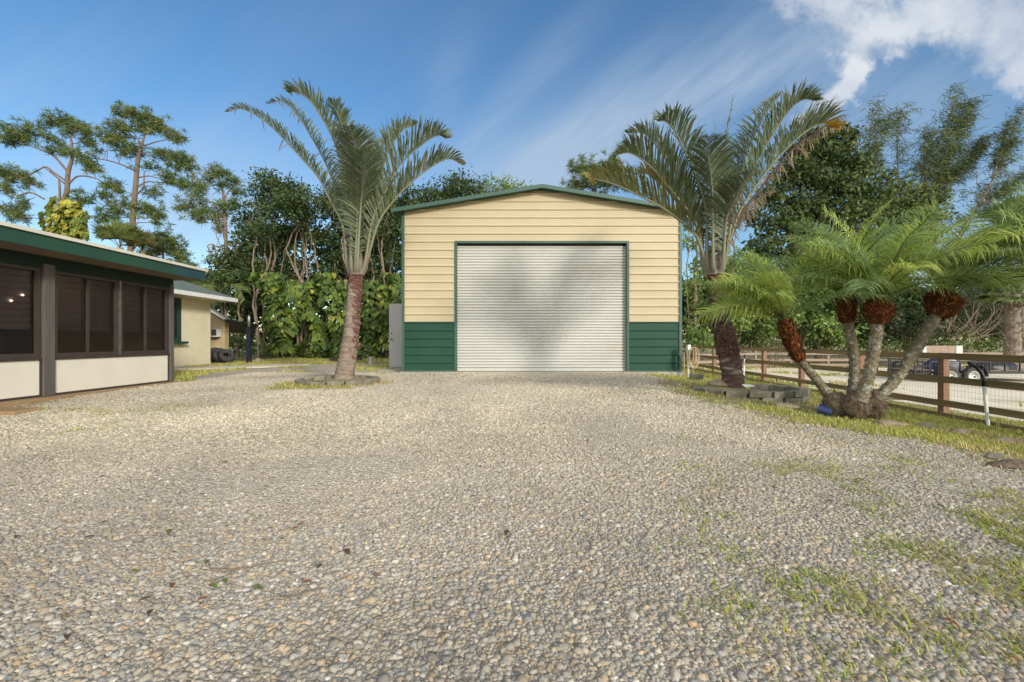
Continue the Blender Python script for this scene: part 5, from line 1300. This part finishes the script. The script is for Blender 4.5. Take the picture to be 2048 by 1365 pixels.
casuarina(40, [[(1900,500,.22),(1945,430,.18),(1990,350,.12),(2050,210,.04)], [(1960,410,.10),(2010,385,.07),(2070,340,.03)], [(1985,350,.08),(2005,300,.05),(2015,250,.02)]], 3, 704, 'leaning casuarina with forked trunk at the right edge', (34, 30, 22))
# ------------------------------------------------------------------ feather palms
def frond_mesh(name, ctrl, parent, axis_xy, L, n, pal, g, w=.034, rise=.62, spread=.45, fwd=.55, droop=.12, t0=.22, rbase=.075, rmid=.02, prof=None, dead=0., tipcol=None, mats=None, rdec=13, surf=None, base_col=None, twist=0., stalk=(.22, .23, .13), cover=1.):
    """A frond: tapering stalk along ctrl (world points) with two ranks of folded leaflets."""
    sp = smooth_path(ctrl, 40); k = len(sp); T = np.gradient(sp, axis=0); T = unit(T)
    tt = np.linspace(0, 1, k); rr = rmid * (1 - tt) ** .8 + .003 + rbase * np.exp(-tt * rdec)
    mb = MB(); sc = np.array(stalk); mb.tube(sp, list(rr), 7, col=tuple(sc))
    if base_col is not None:
        for i in range(k):
            f_ = float(sstep(.02, .20, tt[i])); q_ = np.array(base_col) * (1 - f_) + sc * f_
            for j in range(7): mb.c[i * 7 + j] = tuple(q_)
    ts = np.linspace(t0, .995, n) + g.normal(size=n) * .003; ts = np.clip(ts, 0, 1)
    if cover < 1: ts = ts[g.random(n) < cover]
    n = len(ts)
    p = np.stack([np.interp(ts, tt, sp[:, i]) for i in range(3)], 1); t = unit(np.stack([np.interp(ts, tt, T[:, i]) for i in range(3)], 1))
    inward = np.stack([axis_xy[0] - p[:, 0], axis_xy[1] - p[:, 1], np.zeros(n)], 1); inward = unit(inward)
    nn = np.array((0, 0, 1.)) * .8 + inward * .6; nn = unit(nn - t * (nn * t).sum(1, keepdims=True)); s = np.cross(t, nn)
    if twist:
        a_ = g.normal() * twist + g.normal(size=(n, 1)) * twist * .45; nn, s = nn * np.cos(a_) + s * np.sin(a_), s * np.cos(a_) - nn * np.sin(a_)
    Vs, Qs, Ts, Cs = [np.array(mb.v)], [], [], [np.array(mb.c)]; base = len(mb.v)
    tl = (ts - t0) / (1 - t0)
    prof_ = (prof or (lambda x: .38 + .62 * np.sin(np.pi * np.clip(x * .85 + .12, 0, 1)) ** .8))(tl)
    for sgn in (-1, 1):
        l = (L * prof_ * np.exp(g.normal(0, .08, n)))[:, None]
        d = unit(t * (fwd + g.normal(size=(n, 1)) * .06) + nn * (rise + g.normal(size=(n, 1)) * .10) + s * sgn * (spread + g.normal(size=(n, 1)) * .12))
        dr = droop * (.5 + g.random((n, 1)))
        if dead:
            dm = (g.random((n, 1)) < dead); d = np.where(dm, unit(d * .3 + np.array((0, 0, -.8)) + g.normal(size=(n, 3)) * .35), d); l = np.where(dm, l * .55, l)
        wd = unit(t - d * (t * d).sum(1, keepdims=True)) * (w * .5) * (.6 + .4 * prof_[:, None])
        m1 = p + d * l * .38 + np.array((0, 0, -1)) * dr * l * .10; m2 = p + d * l * .72 + np.array((0, 0, -1)) * dr * l * .45; tip = p + d * l + np.array((0, 0, -1)) * dr * l * 1.2
        V = np.stack([p - wd * .5, p + wd * .5, m1 + wd, m1 - wd, m2 + wd * .75, m2 - wd * .75, tip], 1).reshape(-1, 3)
        o = base + np.arange(n)[:, None] * 7
        Qs += [np.array([[0, 1, 2, 3]]) + o, np.array([[3, 2, 4, 5]]) + o]; Ts.append(np.array([[5, 4, 6]]) + o)
        c = np.array(pal)[g.integers(0, len(pal), n)] * (.8 + .4 * g.random((n, 1)))
        if tipcol is not None:
            f = sstep(tipcol[3], tipcol[4], tl)[:, None]; c = c * (1 - f) + np.array(tipcol[:3]) * (.7 + .6 * g.random((n, 1))) * f
        if dead: c = np.where(dm, np.array((.20, .15, .09)) * (.6 + .7 * g.random((n, 1))), c)
        Vs.append(V); Cs.append(np.repeat(c, 7, 0)); base += n * 7
    tq = [f for f in mb.f if len(f) == 4]; Qs.insert(0, np.array(tq))
    return npmesh(name, np.concatenate(Vs), np.concatenate(Qs), np.concatenate(Ts), surf or M_palm, parent, col=np.concatenate(Cs))
TP = [(.135,.17,.085),(.115,.15,.07),(.165,.195,.11),(.095,.13,.055),(.20,.225,.145)]
def tri_palm(label, d, off, fronds, trunk, shaft, seed, fibre=None, peel=0, bark=None, scale=3.4125, L=.82):
    g = np.random.default_rng(seed); b0 = P(trunk[0][0], trunk[0][1], d); gz_ = float(ground_z(b0[0], d))
    t = thing('triangle_palm', label, 'palm', (b0[0], d, gz_), 'pair of triangle palms before the garage')
    pts = [P(x, y, d) for x, y, r in trunk]; pts[0][2] = min(pts[0][2], gz_ + .02); sp = smooth_path(pts, 90)
    rr = np.interp(np.linspace(0, 1, 90), np.linspace(0, 1, len(trunk)), [r * d / F for x, y, r in trunk])
    rings = 1 + .035 * np.sin(np.arange(90) * 1.9) + g.normal(size=90) * .012
    mb = MB(); mb.tube(sp, list(rr * rings), 16, mod=lambda i, j: 1 + .025 * math.sin(j * 2.4 + i * .7)); tr_ = mb.build('trunk', bark or M_palmbark, t, smooth=True)
    if fibre:                                              # matted fibres wrapped round part of the trunk
        i0, i1, n = fibre; V = []; C = []
        mb = MB(); mb.tube(sp[i0:i1], list((rr * 1.05)[i0:i1]), 14, mod=lambda i, j: 1 + .10 * math.sin(i * 1.3 + j * 2.1) + .06 * math.sin(i * 2.9 + j)); fb = mb.build('fibre_wrap', M_fibre, tr_, smooth=False)
        ii = g.integers(i0, i1, n); a = g.random(n) * 6.283; o = np.stack([np.cos(a), np.sin(a), np.zeros(n)], 1)
        b = sp[ii] + o * (rr[ii] * 1.03)[:, None]; D = unit(o * .5 + g.normal(size=(n, 3)) * .5 + np.array((0, 0, -.7))); tg = np.stack([-o[:, 1], o[:, 0], o[:, 2]], 1) * .006
        l = (.05 + .07 * g.random(n))[:, None]; V = np.stack([b - tg, b + tg, b + D * l], 1).reshape(-1, 3)
        c = np.array([(.09,.045,.032),(.05,.028,.02),(.17,.12,.09)])[g.integers(0, 3, n)]
        npmesh('fibres', V, None, np.arange(n * 3).reshape(-1, 3), M_boot, tr_, col=np.repeat(c, 3, 0))
    if peel:                                               # red-brown flakes where old sheaths peel off under the crown
        n = peel; f = 1 - np.abs(g.normal(0, .17, n)) * np.where(g.random(n) < .5, .35, 1.6); ii = np.clip((f * 89).astype(int), 30, 89); a = np.where(f > .92, g.normal(-.8, 1.3, n), g.normal(-.35, .42, n)); o = np.stack([np.cos(a), np.sin(a), np.zeros(n)], 1)
        b = sp[ii] + o * (rr[ii] * 1.02)[:, None]; tg = np.stack([-o[:, 1], o[:, 0], o[:, 2]], 1) * (.02 + .05 * g.random((n, 1))); D = unit(o * .18 + np.array((0, 0, -1)) + g.normal(size=(n, 3)) * .15); l = (.02 + .05 * g.random(n))[:, None]
        V = np.stack([b - tg, b + tg, b + tg * .6 + D * l, b - tg * .7 + D * l], 1).reshape(-1, 3); c = np.array([(.14,.06,.042),(.12,.06,.046),(.10,.058,.045),(.17,.11,.085)])[g.integers(0, 4, n)]
        npmesh('bark_flakes', V, np.arange(n * 4).reshape(-1, 4), None, M_boot, tr_, col=np.repeat(c, 4, 0))['kind'] = 'stuff'
    # sheath: the swollen mauve-grey leaf bases, and the red-brown band under them
    sp2 = smooth_path([P(x, y, d) for x, y, r in shaft], 26); r2 = np.interp(np.linspace(0, 1, 26), np.linspace(0, 1, len(shaft)), [r * d / F for x, y, r in shaft])
    mb = MB(); mb.tube(sp2, list(r2), 18, mod=lambda i, j: 1 + .05 * math.sin(j * 1.05 + i * .25)); mb.build('crownshaft', M_shaft, t, smooth=True)
    e = sp2[2]; mb = MB(); q = [sp2[0] + (sp2[0] - sp2[3]) * 1.2, sp2[0] + (sp2[0] - sp2[3]) * .5, sp2[1], sp2[4]]; mb.tube(smooth_path(q, 12), list(np.linspace(rr[-1] * 1.08, r2[2] * 1.03, 12)), 16, mod=lambda i, j: 1 + .06 * math.sin(j * 2 + i * 1.7)); mb.build('red_sheath', M_red, t, smooth=True)
    # one overlapping boat-shaped base per frond
    for fr in fronds:
        px = [(off[0] + x / scale, off[1] + y / scale) for x, y in fr['p']]; e = fr.get('e', 0.); k = len(px)
        ctrl = [P(x, y, d + e * (i / (k - 1)) ** 1.3 + fr.get('b', 0) * .10) for i, (x, y) in enumerate(px)]
        # start inside the crownshaft
        dx = ctrl[1] - sp2[-1]; dx[2] = 0; dx = dx / max(1., np.linalg.norm(dx) / (24 * d / F)); dx[1] += e * .05
        ctrl[0] = sp2[14] + dx * .80; ctrl[0][2] = sp2[14][2]
        ctrl.insert(0, sp2[3] + dx * .42)
        frond_mesh('frond', ctrl, t, (sp2[12][0], sp2[12][1]), fr.get('L', L), int(fr.get('n', 84) * 1.45), fr.get('pal', TP), g, w=.029, rise=fr.get('rise', .58), spread=fr.get('s', .42), fwd=fr.get('f', .72), droop=fr.get('dr', .26), t0=fr.get('t0', .20), rbase=.055, rmid=.025, rdec=9, base_col=(.25,.205,.155), prof=lambda x: (.10 + .90 * np.sin(np.pi * np.clip(x * .84 + .12 * sstep(0, .15, x), 0, 1)) ** .95) * (1 - .35 * x ** 3), dead=fr.get('dead', 0), tipcol=fr.get('tip'), stalk=fr.get('st', (.25, .25, .16)), cover=fr.get('cover', 1))
    # young red spear leaves in the heart
    mb = MB()
    for k in range(7):
        a = g.random() * 6.283; o = np.array((math.cos(a), math.sin(a), 0)) * .05; mb.tube([sp2[12] + o, sp2[-1] + o * 1.1 + np.array((0, 0, .12)), sp2[-1] + o * 2.0 + np.array((0, 0, .40 + .25 * g.random()))], [.035, .026, .006], 6)
    mb.build('spear', M_red, t, smooth=True)
    return t
BR = (.30, .22, .10)
tri_palm('leaning left triangle palm with smooth grey trunk in a block ring', 9.75, (440, 160), [
  dict(p=[(905,1150),(840,1000),(760,840),(680,680),(560,540),(430,400),(300,280),(150,200),(45,222)], e=.5, n=92, L=.52, tip=(.16,.13,.06,.75,1), dead=.03, rise=.7),
  dict(p=[(905,1130),(860,960),(800,780),(730,590),(640,420),(540,260),(430,150),(325,165)], e=1.2, n=90, L=.52, tip=(.13,.11,.05,.8,1), dead=.04, rise=.6),
  dict(p=[(920,1100),(890,930),(850,720),(790,450),(700,270),(600,130),(500,85),(470,90)], e=-.5, L=.62),
  dict(p=[(925,1080),(900,900),(880,600),(850,380),(800,230),(735,140)], e=-1.1, L=.62),
  dict(p=[(940,1080),(940,850),(930,600),(915,440),(880,320)], e=-1.3, L=.78, s=.75),
  dict(p=[(960,1080),(975,850),(985,600),(985,420),(970,310)], e=1.3, L=.78, s=.7),
  dict(p=[(970,1100),(1000,900),(1050,680),(1080,500),(1130,400)], e=1.5, L=.78, s=.6),
  dict(p=[(950,1090),(960,880),(975,700),(985,560),(1010,470)], e=-1.6, L=.75, s=.7),
  dict(p=[(975,1120),(1020,940),(1080,700),(1160,480),(1250,345),(1340,310)], e=.7, L=.86),
  dict(p=[(985,1130),(1040,960),(1120,780),(1230,580),(1370,450),(1480,380),(1540,400)], e=-.4, L=.84, tip=(.12,.11,.05,.85,1)),
  dict(p=[(1000,1150),(1080,980),(1190,820),(1320,690),(1450,590),(1560,540),(1650,580)], e=.3, L=.78, tip=(.16,.14,.05,.8,1)),
  dict(p=[(915,1130),(870,1000),(830,860),(800,700),(780,600)], e=1.6, L=.7, dead=.2),
  dict(p=[(985,1130),(1030,1000),(1090,860),(1150,740),(1230,640)], e=1.6, L=.7, dead=.15)],
  [(684,778,21),(692,735,18),(702,670,15),(708,600,13.5),(712,548,12.5)], [(712,552,13),(712,543,14),(712,530,15),(713,515,13),(714,495,6)], 801, peel=620)
tri_palm('upright right triangle palm with dark fibrous trunk in an oval block ring', 8.5, (1160, 160), [
  dict(p=[(870,1150),(790,1060),(680,960),(540,860),(400,790),(250,720),(110,682),(70,700)], e=-.6, L=.84, tip=(.27,.22,.06,.7,1), pal=[(.15,.16,.06),(.13,.15,.06),(.18,.18,.07)]),
  dict(p=[(880,1140),(800,1010),(700,880),(600,760),(520,690),(450,640),(400,640)], e=.9, L=.7, tip=(.32,.24,.05,.5,.9), pal=[(.2,.19,.06),(.16,.16,.06)]),
  dict(p=[(865,1120),(790,980),(700,850),(610,740),(500,610),(400,530),(330,500),(265,510)], e=-.2, L=.84),
  dict(p=[(885,1060),(820,930),(730,770),(630,600),(520,450),(430,365),(320,365)], e=.6, L=.70),
  dict(p=[(905,1060),(860,900),(790,660),(710,480),(640,340),(580,285),(530,285)], e=-.7, L=.70),
  dict(p=[(920,1080),(905,850),(890,640),(870,500),(880,390)], e=-1.2, L=.75, s=.7),
  dict(p=[(925,1100),(922,900),(922,600),(921,280)], e=.15, L=.3, n=30, t0=.1, f=.95, s=.05, rise=.05),
  dict(p=[(940,1080),(955,800),(970,600),(1000,380),(1047,95)], e=.5, L=.3, n=30, t0=.3, f=.95, s=.05, rise=.05),
  dict(p=[(945,1080),(960,860),(985,640),(1000,520),(1040,420)], e=1.3, L=.78, s=.6),
  dict(p=[(950,1080),(1010,880),(1090,640),(1190,380),(1290,200),(1370,100)], e=.5, L=.70),
  dict(p=[(960,1100),(1050,900),(1180,620),(1300,400),(1420,220),(1520,135),(1615,145)], e=-.5, L=.70),
  dict(p=[(970,1110),(1090,900),(1280,620),(1450,430),(1580,330),(1660,300),(1720,330)], e=-.1, L=.85, tip=(.5,.30,.03,.72,.95)),
  dict(p=[(975,1120),(1080,950),(1220,760),(1370,560),(1500,430),(1620,340),(1720,312),(1838,325)], e=.4, L=.5, dead=.92, st=(.10,.055,.04), n=64, cover=.8),
  dict(p=[(960,1130),(1030,1010),(1120,900),(1230,800),(1330,740)], e=1.2, L=.5, dead=.9, st=(.2,.15,.1), n=50),
  dict(p=[(955,1100),(1000,950),(1060,800),(1110,700),(1180,620)], e=-1.4, L=.7, s=.6, dead=.2),
  dict(p=[(880,1170),(800,1080),(740,1030),(700,1000)], e=-.2, L=.2, n=8, t0=.5)],
  [(1471,795,21),(1464,745,20),(1453,690,20),(1442,640,16.5),(1434,590,13),(1430,545,12.5)], [(1430,552,14.5),(1429,541,15.5),(1428,528,16),(1429,512,14),(1431,492,7)], 802, fibre=(30, 78, 2600), bark=M_palmbark2)

# ------------------------------------------------------------------ multi-stem date palm
DPAL = [(.37,.46,.10),(.43,.51,.11),(.31,.40,.11),(.50,.55,.13),(.30,.40,.16)]
def date_crown(parent, c, axis, n, r, seed, pal=DPAL, el0=.38, name='frond', bias=None):
    g = np.random.default_rng(seed); c = np.array(c)
    for k in range(n):
        f = k / (n - 1); el = 1.35 + (el0 - 1.35) * f ** .85 + g.normal() * .10; az = k * 2.39996 + g.normal() * .25
        if bias is not None and g.random() < .5: az = bias + g.normal() * .8
        h = np.array((math.cos(az), math.sin(az), 0)); L_ = r * g.uniform(.85, 1.12); pts = []; p = c + axis * .02; a = el
        st = 9; drop = g.uniform(.65, 1.1)
        for i in range(st):
            pts.append(p.copy()); dirv = h * math.cos(a) + np.array((0, 0, math.sin(a))); dirv = unit(dirv + axis * .12); p = p + dirv * L_ / (st - 1); a -= drop * 1.5 / (st - 1) * (.35 + i / st)
        frond_mesh(name, np.array(pts), parent, (c[0], c[1]), .33, 66, (pal, pal[:2] + pal[3:4], pal[2:3] + pal[4:5], [(.25,.36,.15),(.31,.41,.16)])[g.integers(0, 4)], g, w=.0112, rise=.30, spread=.80, fwd=.75, droop=.38, twist=.42, t0=.14, rbase=.014, rmid=.008, prof=lambda x: .45 + .55 * np.sin(np.pi * np.clip(x * .8 + .15, 0, 1)), stalk=(.17, .22, .06), surf=M_date)
def boots(parent, sp, rr, i0, i1, n, seed, big=1., core=True, pal=((.24,.075,.022),(.17,.05,.018),(.10,.035,.016),(.30,.12,.04),(.055,.025,.014)), name='fibre_sleeve'):
    """Red-brown fibrous sleeve: a lumpy core with hundreds of short upward leaf stubs."""
    g = np.random.default_rng(seed); mb = MB(); mb.tube(sp[i0:i1], list(rr[i0:i1] * (1 if core else .9)), 14, col=(.07, .028, .014) if core else (.16, .135, .09), mod=lambda i, j: 1 + .10 * math.sin(i * 1.9 + j * 2.3)); 
    ii = g.integers(i0, i1, n); a = g.random(n) * 6.283; T = unit(np.gradient(sp, axis=0))[ii]
    x = unit(np.cross(T, np.array((0, 1., 0)))); y = np.cross(T, x); o = x * np.cos(a)[:, None] + y * np.sin(a)[:, None]; tg = np.cross(T, o)
    b = sp[ii] + o * (rr[ii] * .96)[:, None]; D = unit(T * .75 + o * .55 + g.normal(size=(n, 3)) * .22); l = ((.035 + .05 * g.random(n)) * big)[:, None]; w = .013 * big
    V = np.stack([b - tg * w, b + tg * w, b + D * l * .6 + tg * w * .7, b + D * l, b + D * l * .6 - tg * w * .7], 1).reshape(-1, 3)
    m0 = len(mb.v); of = np.arange(n)[:, None] * 5 + m0; Q = np.vstack([np.array([f for f in mb.f if len(f) == 4]), np.array([[0, 1, 2, 4]]) + of]); Tt = np.array([[4, 2, 3]]) + of
    c = np.array(pal)[g.integers(0, 5, n)] * (.7 + .6 * g.random((n, 1)))
    return npmesh(name, np.vstack([np.array(mb.v), V]), Q, Tt, M_boot, parent, col=np.vstack([np.array(mb.c), np.repeat(c, 5, 0)]))
def date_stem(root, d, path, rad, sleeve, rs, crown, seed, r, n, bias=None, el0=.38):
    """path in photo pixels; sleeve = fraction where the fibre starts; rs = sleeve radii."""
    g = np.random.default_rng(seed); pts = [P(x, y, d + (e[0] if e else 0)) for x, y, *e in path]; sp = smooth_path(pts, 130); k = 130
    rr = np.interp(np.linspace(0, 1, k), (0, .25, 1), rad); mb = MB()
    mb.tube(sp, list(rr), 28, mod=lambda i, j: 1 + .22 * max(0, math.sin(i * .95 + j * 2 * math.pi * 5 / 28)) * max(0, math.sin(i * .95 - j * 2 * math.pi * 5 / 28)))
    st = mb.build('trunk', M_scar, root, smooth=False)
    i0 = int(k * sleeve); r2 = np.interp(np.linspace(0, 1, k - i0), np.linspace(0, 1, len(rs)), rs); ra = rr.copy(); ra[i0:] = r2
    boots(st, sp, ra, i0, k, 1100, seed + 1)
    boots(st, sp, rr * 1.05, 3, i0 + 2, 900, seed + 5, .42, core=False, pal=[(.30,.27,.19),(.20,.17,.11),(.38,.36,.29),(.12,.10,.065),(.26,.22,.14)], name='leaf_scars')
    ax = unit(sp[-1] - sp[-8]); date_crown(st, sp[-1], ax, n, r, seed + 2, bias=bias, el0=el0)
c = P(1708, 812, 6.4); mp = thing('date_palm_clump', 'multi-stem date palm with four slanting stems on a fibrous root mound', 'palm', (c[0], 6.4, float(ground_z(c[0], 6.4))))
date_stem(mp, 6.5, [(1662,800),(1640,768),(1612,735),(1590,700),(1577,668),(1571,645)], (.062, .050, .05), .48, (.07, .085, .10, .10, .07), None, 901, 1.12, 24, bias=math.pi)
date_stem(mp, 6.75, [(1703,800),(1708,755),(1707,705),(1697,655),(1692,615),(1691,592)], (.07, .062, .066), .64, (.085, .12, .125, .08), None, 902, 1.28, 24)
date_stem(mp, 6.2, [(1720,805),(1734,765),(1745,715),(1753,665),(1757,630),(1757,603)], (.085, .068, .072), .68, (.10, .17, .17, .09), None, 903, 1.34, 26)
date_stem(mp, 6.35, [(1752,800),(1795,755),(1832,700),(1858,655),(1880,618),(1890,590)], (.07, .064, .07), .70, (.10, .19, .21, .11), None, 904, 1.25, 24, bias=-.6)
def mound(name, parent, d, lst, m, seed):
    import bmesh
    g = np.random.default_rng(seed)
    for px, py, rx, rz, dd in lst:
        bm = bmesh.new(); bmesh.ops.create_icosphere(bm, subdivisions=4, radius=1); k = (d + dd) / F; c = P(px, py, d + dd); ph = g.random(6) * 6
        for v in bm.verts:
            p = v.co; q = 1 + .09 * math.sin(6 * p.x + ph[0]) * math.sin(7 * p.z + ph[1]) + .07 * math.sin(13 * p.y + ph[2]) * math.sin(15 * p.x + ph[3]) + (g.random() - .5) * .09
            v.co = Vector((c[0] + p.x * rx * k * q, d + dd + p.y * rx * k * .85 * q, c[2] + p.z * rz * k * q))
        mb = MB(); mb.v = [tuple(v.co) for v in bm.verts]; mb.f = [tuple(v.index for v in f.verts) for f in bm.faces]; mb.m = [0] * len(mb.f); mb.c = [(1, 1, 1)] * len(mb.v); bm.free()
        o = mb.build(name, m, parent, smooth=True)
        # rootlets
        n = 900; a = unit(g.normal(size=(n, 3))); b = np.array((c[0], d + dd, c[2])) + a * np.array((rx * k, rx * k * .85, rz * k)); D = unit(a * .5 + g.normal(size=(n, 3)) * .5 + np.array((0, 0, -.5))); tg = unit(np.cross(D, g.normal(size=(n, 3)))) * .003
        l = (.03 + .05 * g.random(n))[:, None]; V = np.stack([b - tg, b + tg, b + D * l], 1).reshape(-1, 3)
        cc = np.array([(.13,.09,.055),(.08,.055,.035),(.2,.15,.09)])[g.integers(0, 3, n)]; npmesh('rootlets', V, None, np.arange(3 * n).reshape(-1, 3), M_boot, o, col=np.repeat(cc, 3, 0))
mound('root_mound', mp, 6.4, [(1672, 812, 24, 27, .05), (1712, 812, 25, 28, -.12), (1748, 808, 21, 29, .0)], M_root, 910)
# a second date palm, its crown reaching in from the right
d2 = thing('date_palm', 'date palm whose long fronds reach in from the right edge', 'palm', (6.55, 5.1, 0))
g2 = np.random.default_rng(920); sp = smooth_path([(6.35, 5.2, -.15), (6.45, 5.15, .6), (6.52, 5.1, 1.25), (6.55, 5.1, 1.75)], 70); mb = MB()
mb.tube(sp, list(np.linspace(.085, .075, 70)), 16, mod=lambda i, j: 1 + .16 * max(0, math.sin(i * 1.45 + j * 2 * math.pi * 3 / 16))); tr2 = mb.build('trunk', M_scar, d2)
ra = np.full(70, .08); ra[48:] = np.interp(np.linspace(0, 1, 22), (0, .5, 1), (.1, .19, .1)); boots(tr2, sp, ra, 48, 70, 600, 921); date_crown(tr2, sp[-1], np.array((0, 0, 1.)), 30, 1.28, 922, bias=math.pi * .9)
# feather palm behind the house roof
d3 = P(412, 560, 20.5); a3 = thing('areca_palm', 'yellow green feather palm rising behind the back roof of the house', 'palm', (d3[0], 20.5, .25))
g3 = np.random.default_rng(930)
for k in range(12):
    az = g3.uniform(0, 6.28); h = np.array((math.cos(az), math.sin(az) * .6, 0)); b = np.array((d3[0] + g3.uniform(-.2, .2), 20.5, 1.2)); top = b + np.array((0, 0, 1.6)) + h * .3; L_ = 2.0
    pts = [b, top, top + h * L_ * .35 + np.array((0, 0, .75)), top + h * L_ * .75 + np.array((0, 0, .75)), top + h * L_ + np.array((0, 0, .15))]
    frond_mesh('frond', pts, a3, (d3[0], 20.5), .6, 50, [(.16,.20,.05),(.2,.22,.06),(.12,.17,.04)], g3, w=.035, rise=.3, spread=.7, droop=.35, t0=.4)

# ------------------------------------------------------------------ dry leaves and twigs on the gravel
GL = 'dry leaves scattered on the gravel'
def dry_leaf(px, py, size, col_i, seed):
    d = 1.12 * F / (py - 682.5)
    for _ in range(4): d = (H - float(ground_z((px - 1024) / F * d, d))) * F / (py - 682.5)
    g = np.random.default_rng(seed); x = (px - 1024) / F * d; z = float(ground_z(x, d)) + .028
    a = g.random() * 6.283; mb = MB(); ca, sa = math.cos(a), math.sin(a)
    for t_, w, h in ((0, .02, 0), (.3, .22, .06), (.65, .20, .10), (1, .01, .02)):
        for s_ in (-1, 0, 1):
            u, v = (t_ - .5) * size, s_ * w * size; mb.v.append((x + u * ca - v * sa, d + u * sa + v * ca, z + h * size + abs(s_) * .12 * size * w * 4))
    mb.f = [(3*i+j, 3*i+j+1, 3*i+j+4, 3*i+j+3) for i in range(3) for j in range(2)]; mb.m = [0] * 6; mb.c = [(1, 1, 1)] * 12
    o = mb.build('dry_leaf', (M_dry1, M_dry2, M_dry3)[col_i], origin=(x, d, z), smooth=True)
    tag(o, 'small curled dry leaf lying on the gravel driveway', 'leaf', GL)
M_dry1 = mat('rust_leaf', (.22, .075, .03), (.15, .055, .025), 30, .7)
M_dry2 = mat('brown_leaf', (.10, .06, .035), (.07, .045, .028), 30, .75)
M_dry3 = mat('green_dry_leaf', (.13, .15, .03), (.09, .12, .025), 30, .7)
LV = [(449,932,.06,0),(602,1059,.05,0),(693,1115,.07,1),(1014,1076,.07,1),(613,1178,.05,0),(290,1213,.05,1),(345,1184,.05,0),(405,1213,.05,0),(205,961,.05,1),(207,1055,.05,1),(178,1085,.05,1),(58,903,.05,1),(340,1074,.07,3-1),(415,1136,.06,2),(425,1186,.06,2),(450,1175,.05,2),(515,1187,.05,2),(520,1190,.04,2),(268,1156,.045,2),
      (640,1145,.05,1),(960,875,.05,0),(1720,968,.07,0),(1660,1012,.06,1),(1690,1020,.05,1),(1880,1022,.06,1),(1440,878,.06,1),(1560,870,.06,0),(1470,890,.05,1),(870,830,.05,1),(700,800,.05,1),(520,910,.05,0),(590,1068,.05,0),(135,1290,.05,1),(300,1240,.05,1),(1230,960,.05,1),(960,940,.05,1),(1880,895,.05,0),(1900,1260,.06,0),(35,1084,.05,1)]
for i, (x, y, s_, ci) in enumerate(LV): dry_leaf(x, y, s_, ci, 1000 + i)
for i, (x0, y0, x1, y1) in enumerate(((420, 1150, 590, 1136), (410, 1175, 480, 1155), (120, 1242, 150, 1238), (560, 1205, 640, 1192))):
    pts = []
    for f in np.linspace(0, 1, 6):
        px, py = x0 + (x1 - x0) * f, y0 + (y1 - y0) * f + 4 * math.sin(f * 5); d = (H - .0) * F / (py - 682.5); x = (px - 1024) / F * d; pts.append((x, d, float(ground_z(x, d)) + .026))
    mb = MB(); mb.tube(pts, list(np.linspace(.003, .0015, 6)), 5); tag(mb.build('twig', M_bark, origin=pts[0]), 'thin dry brown twig lying on the near left gravel', 'twig', 'dry twigs on the gravel')
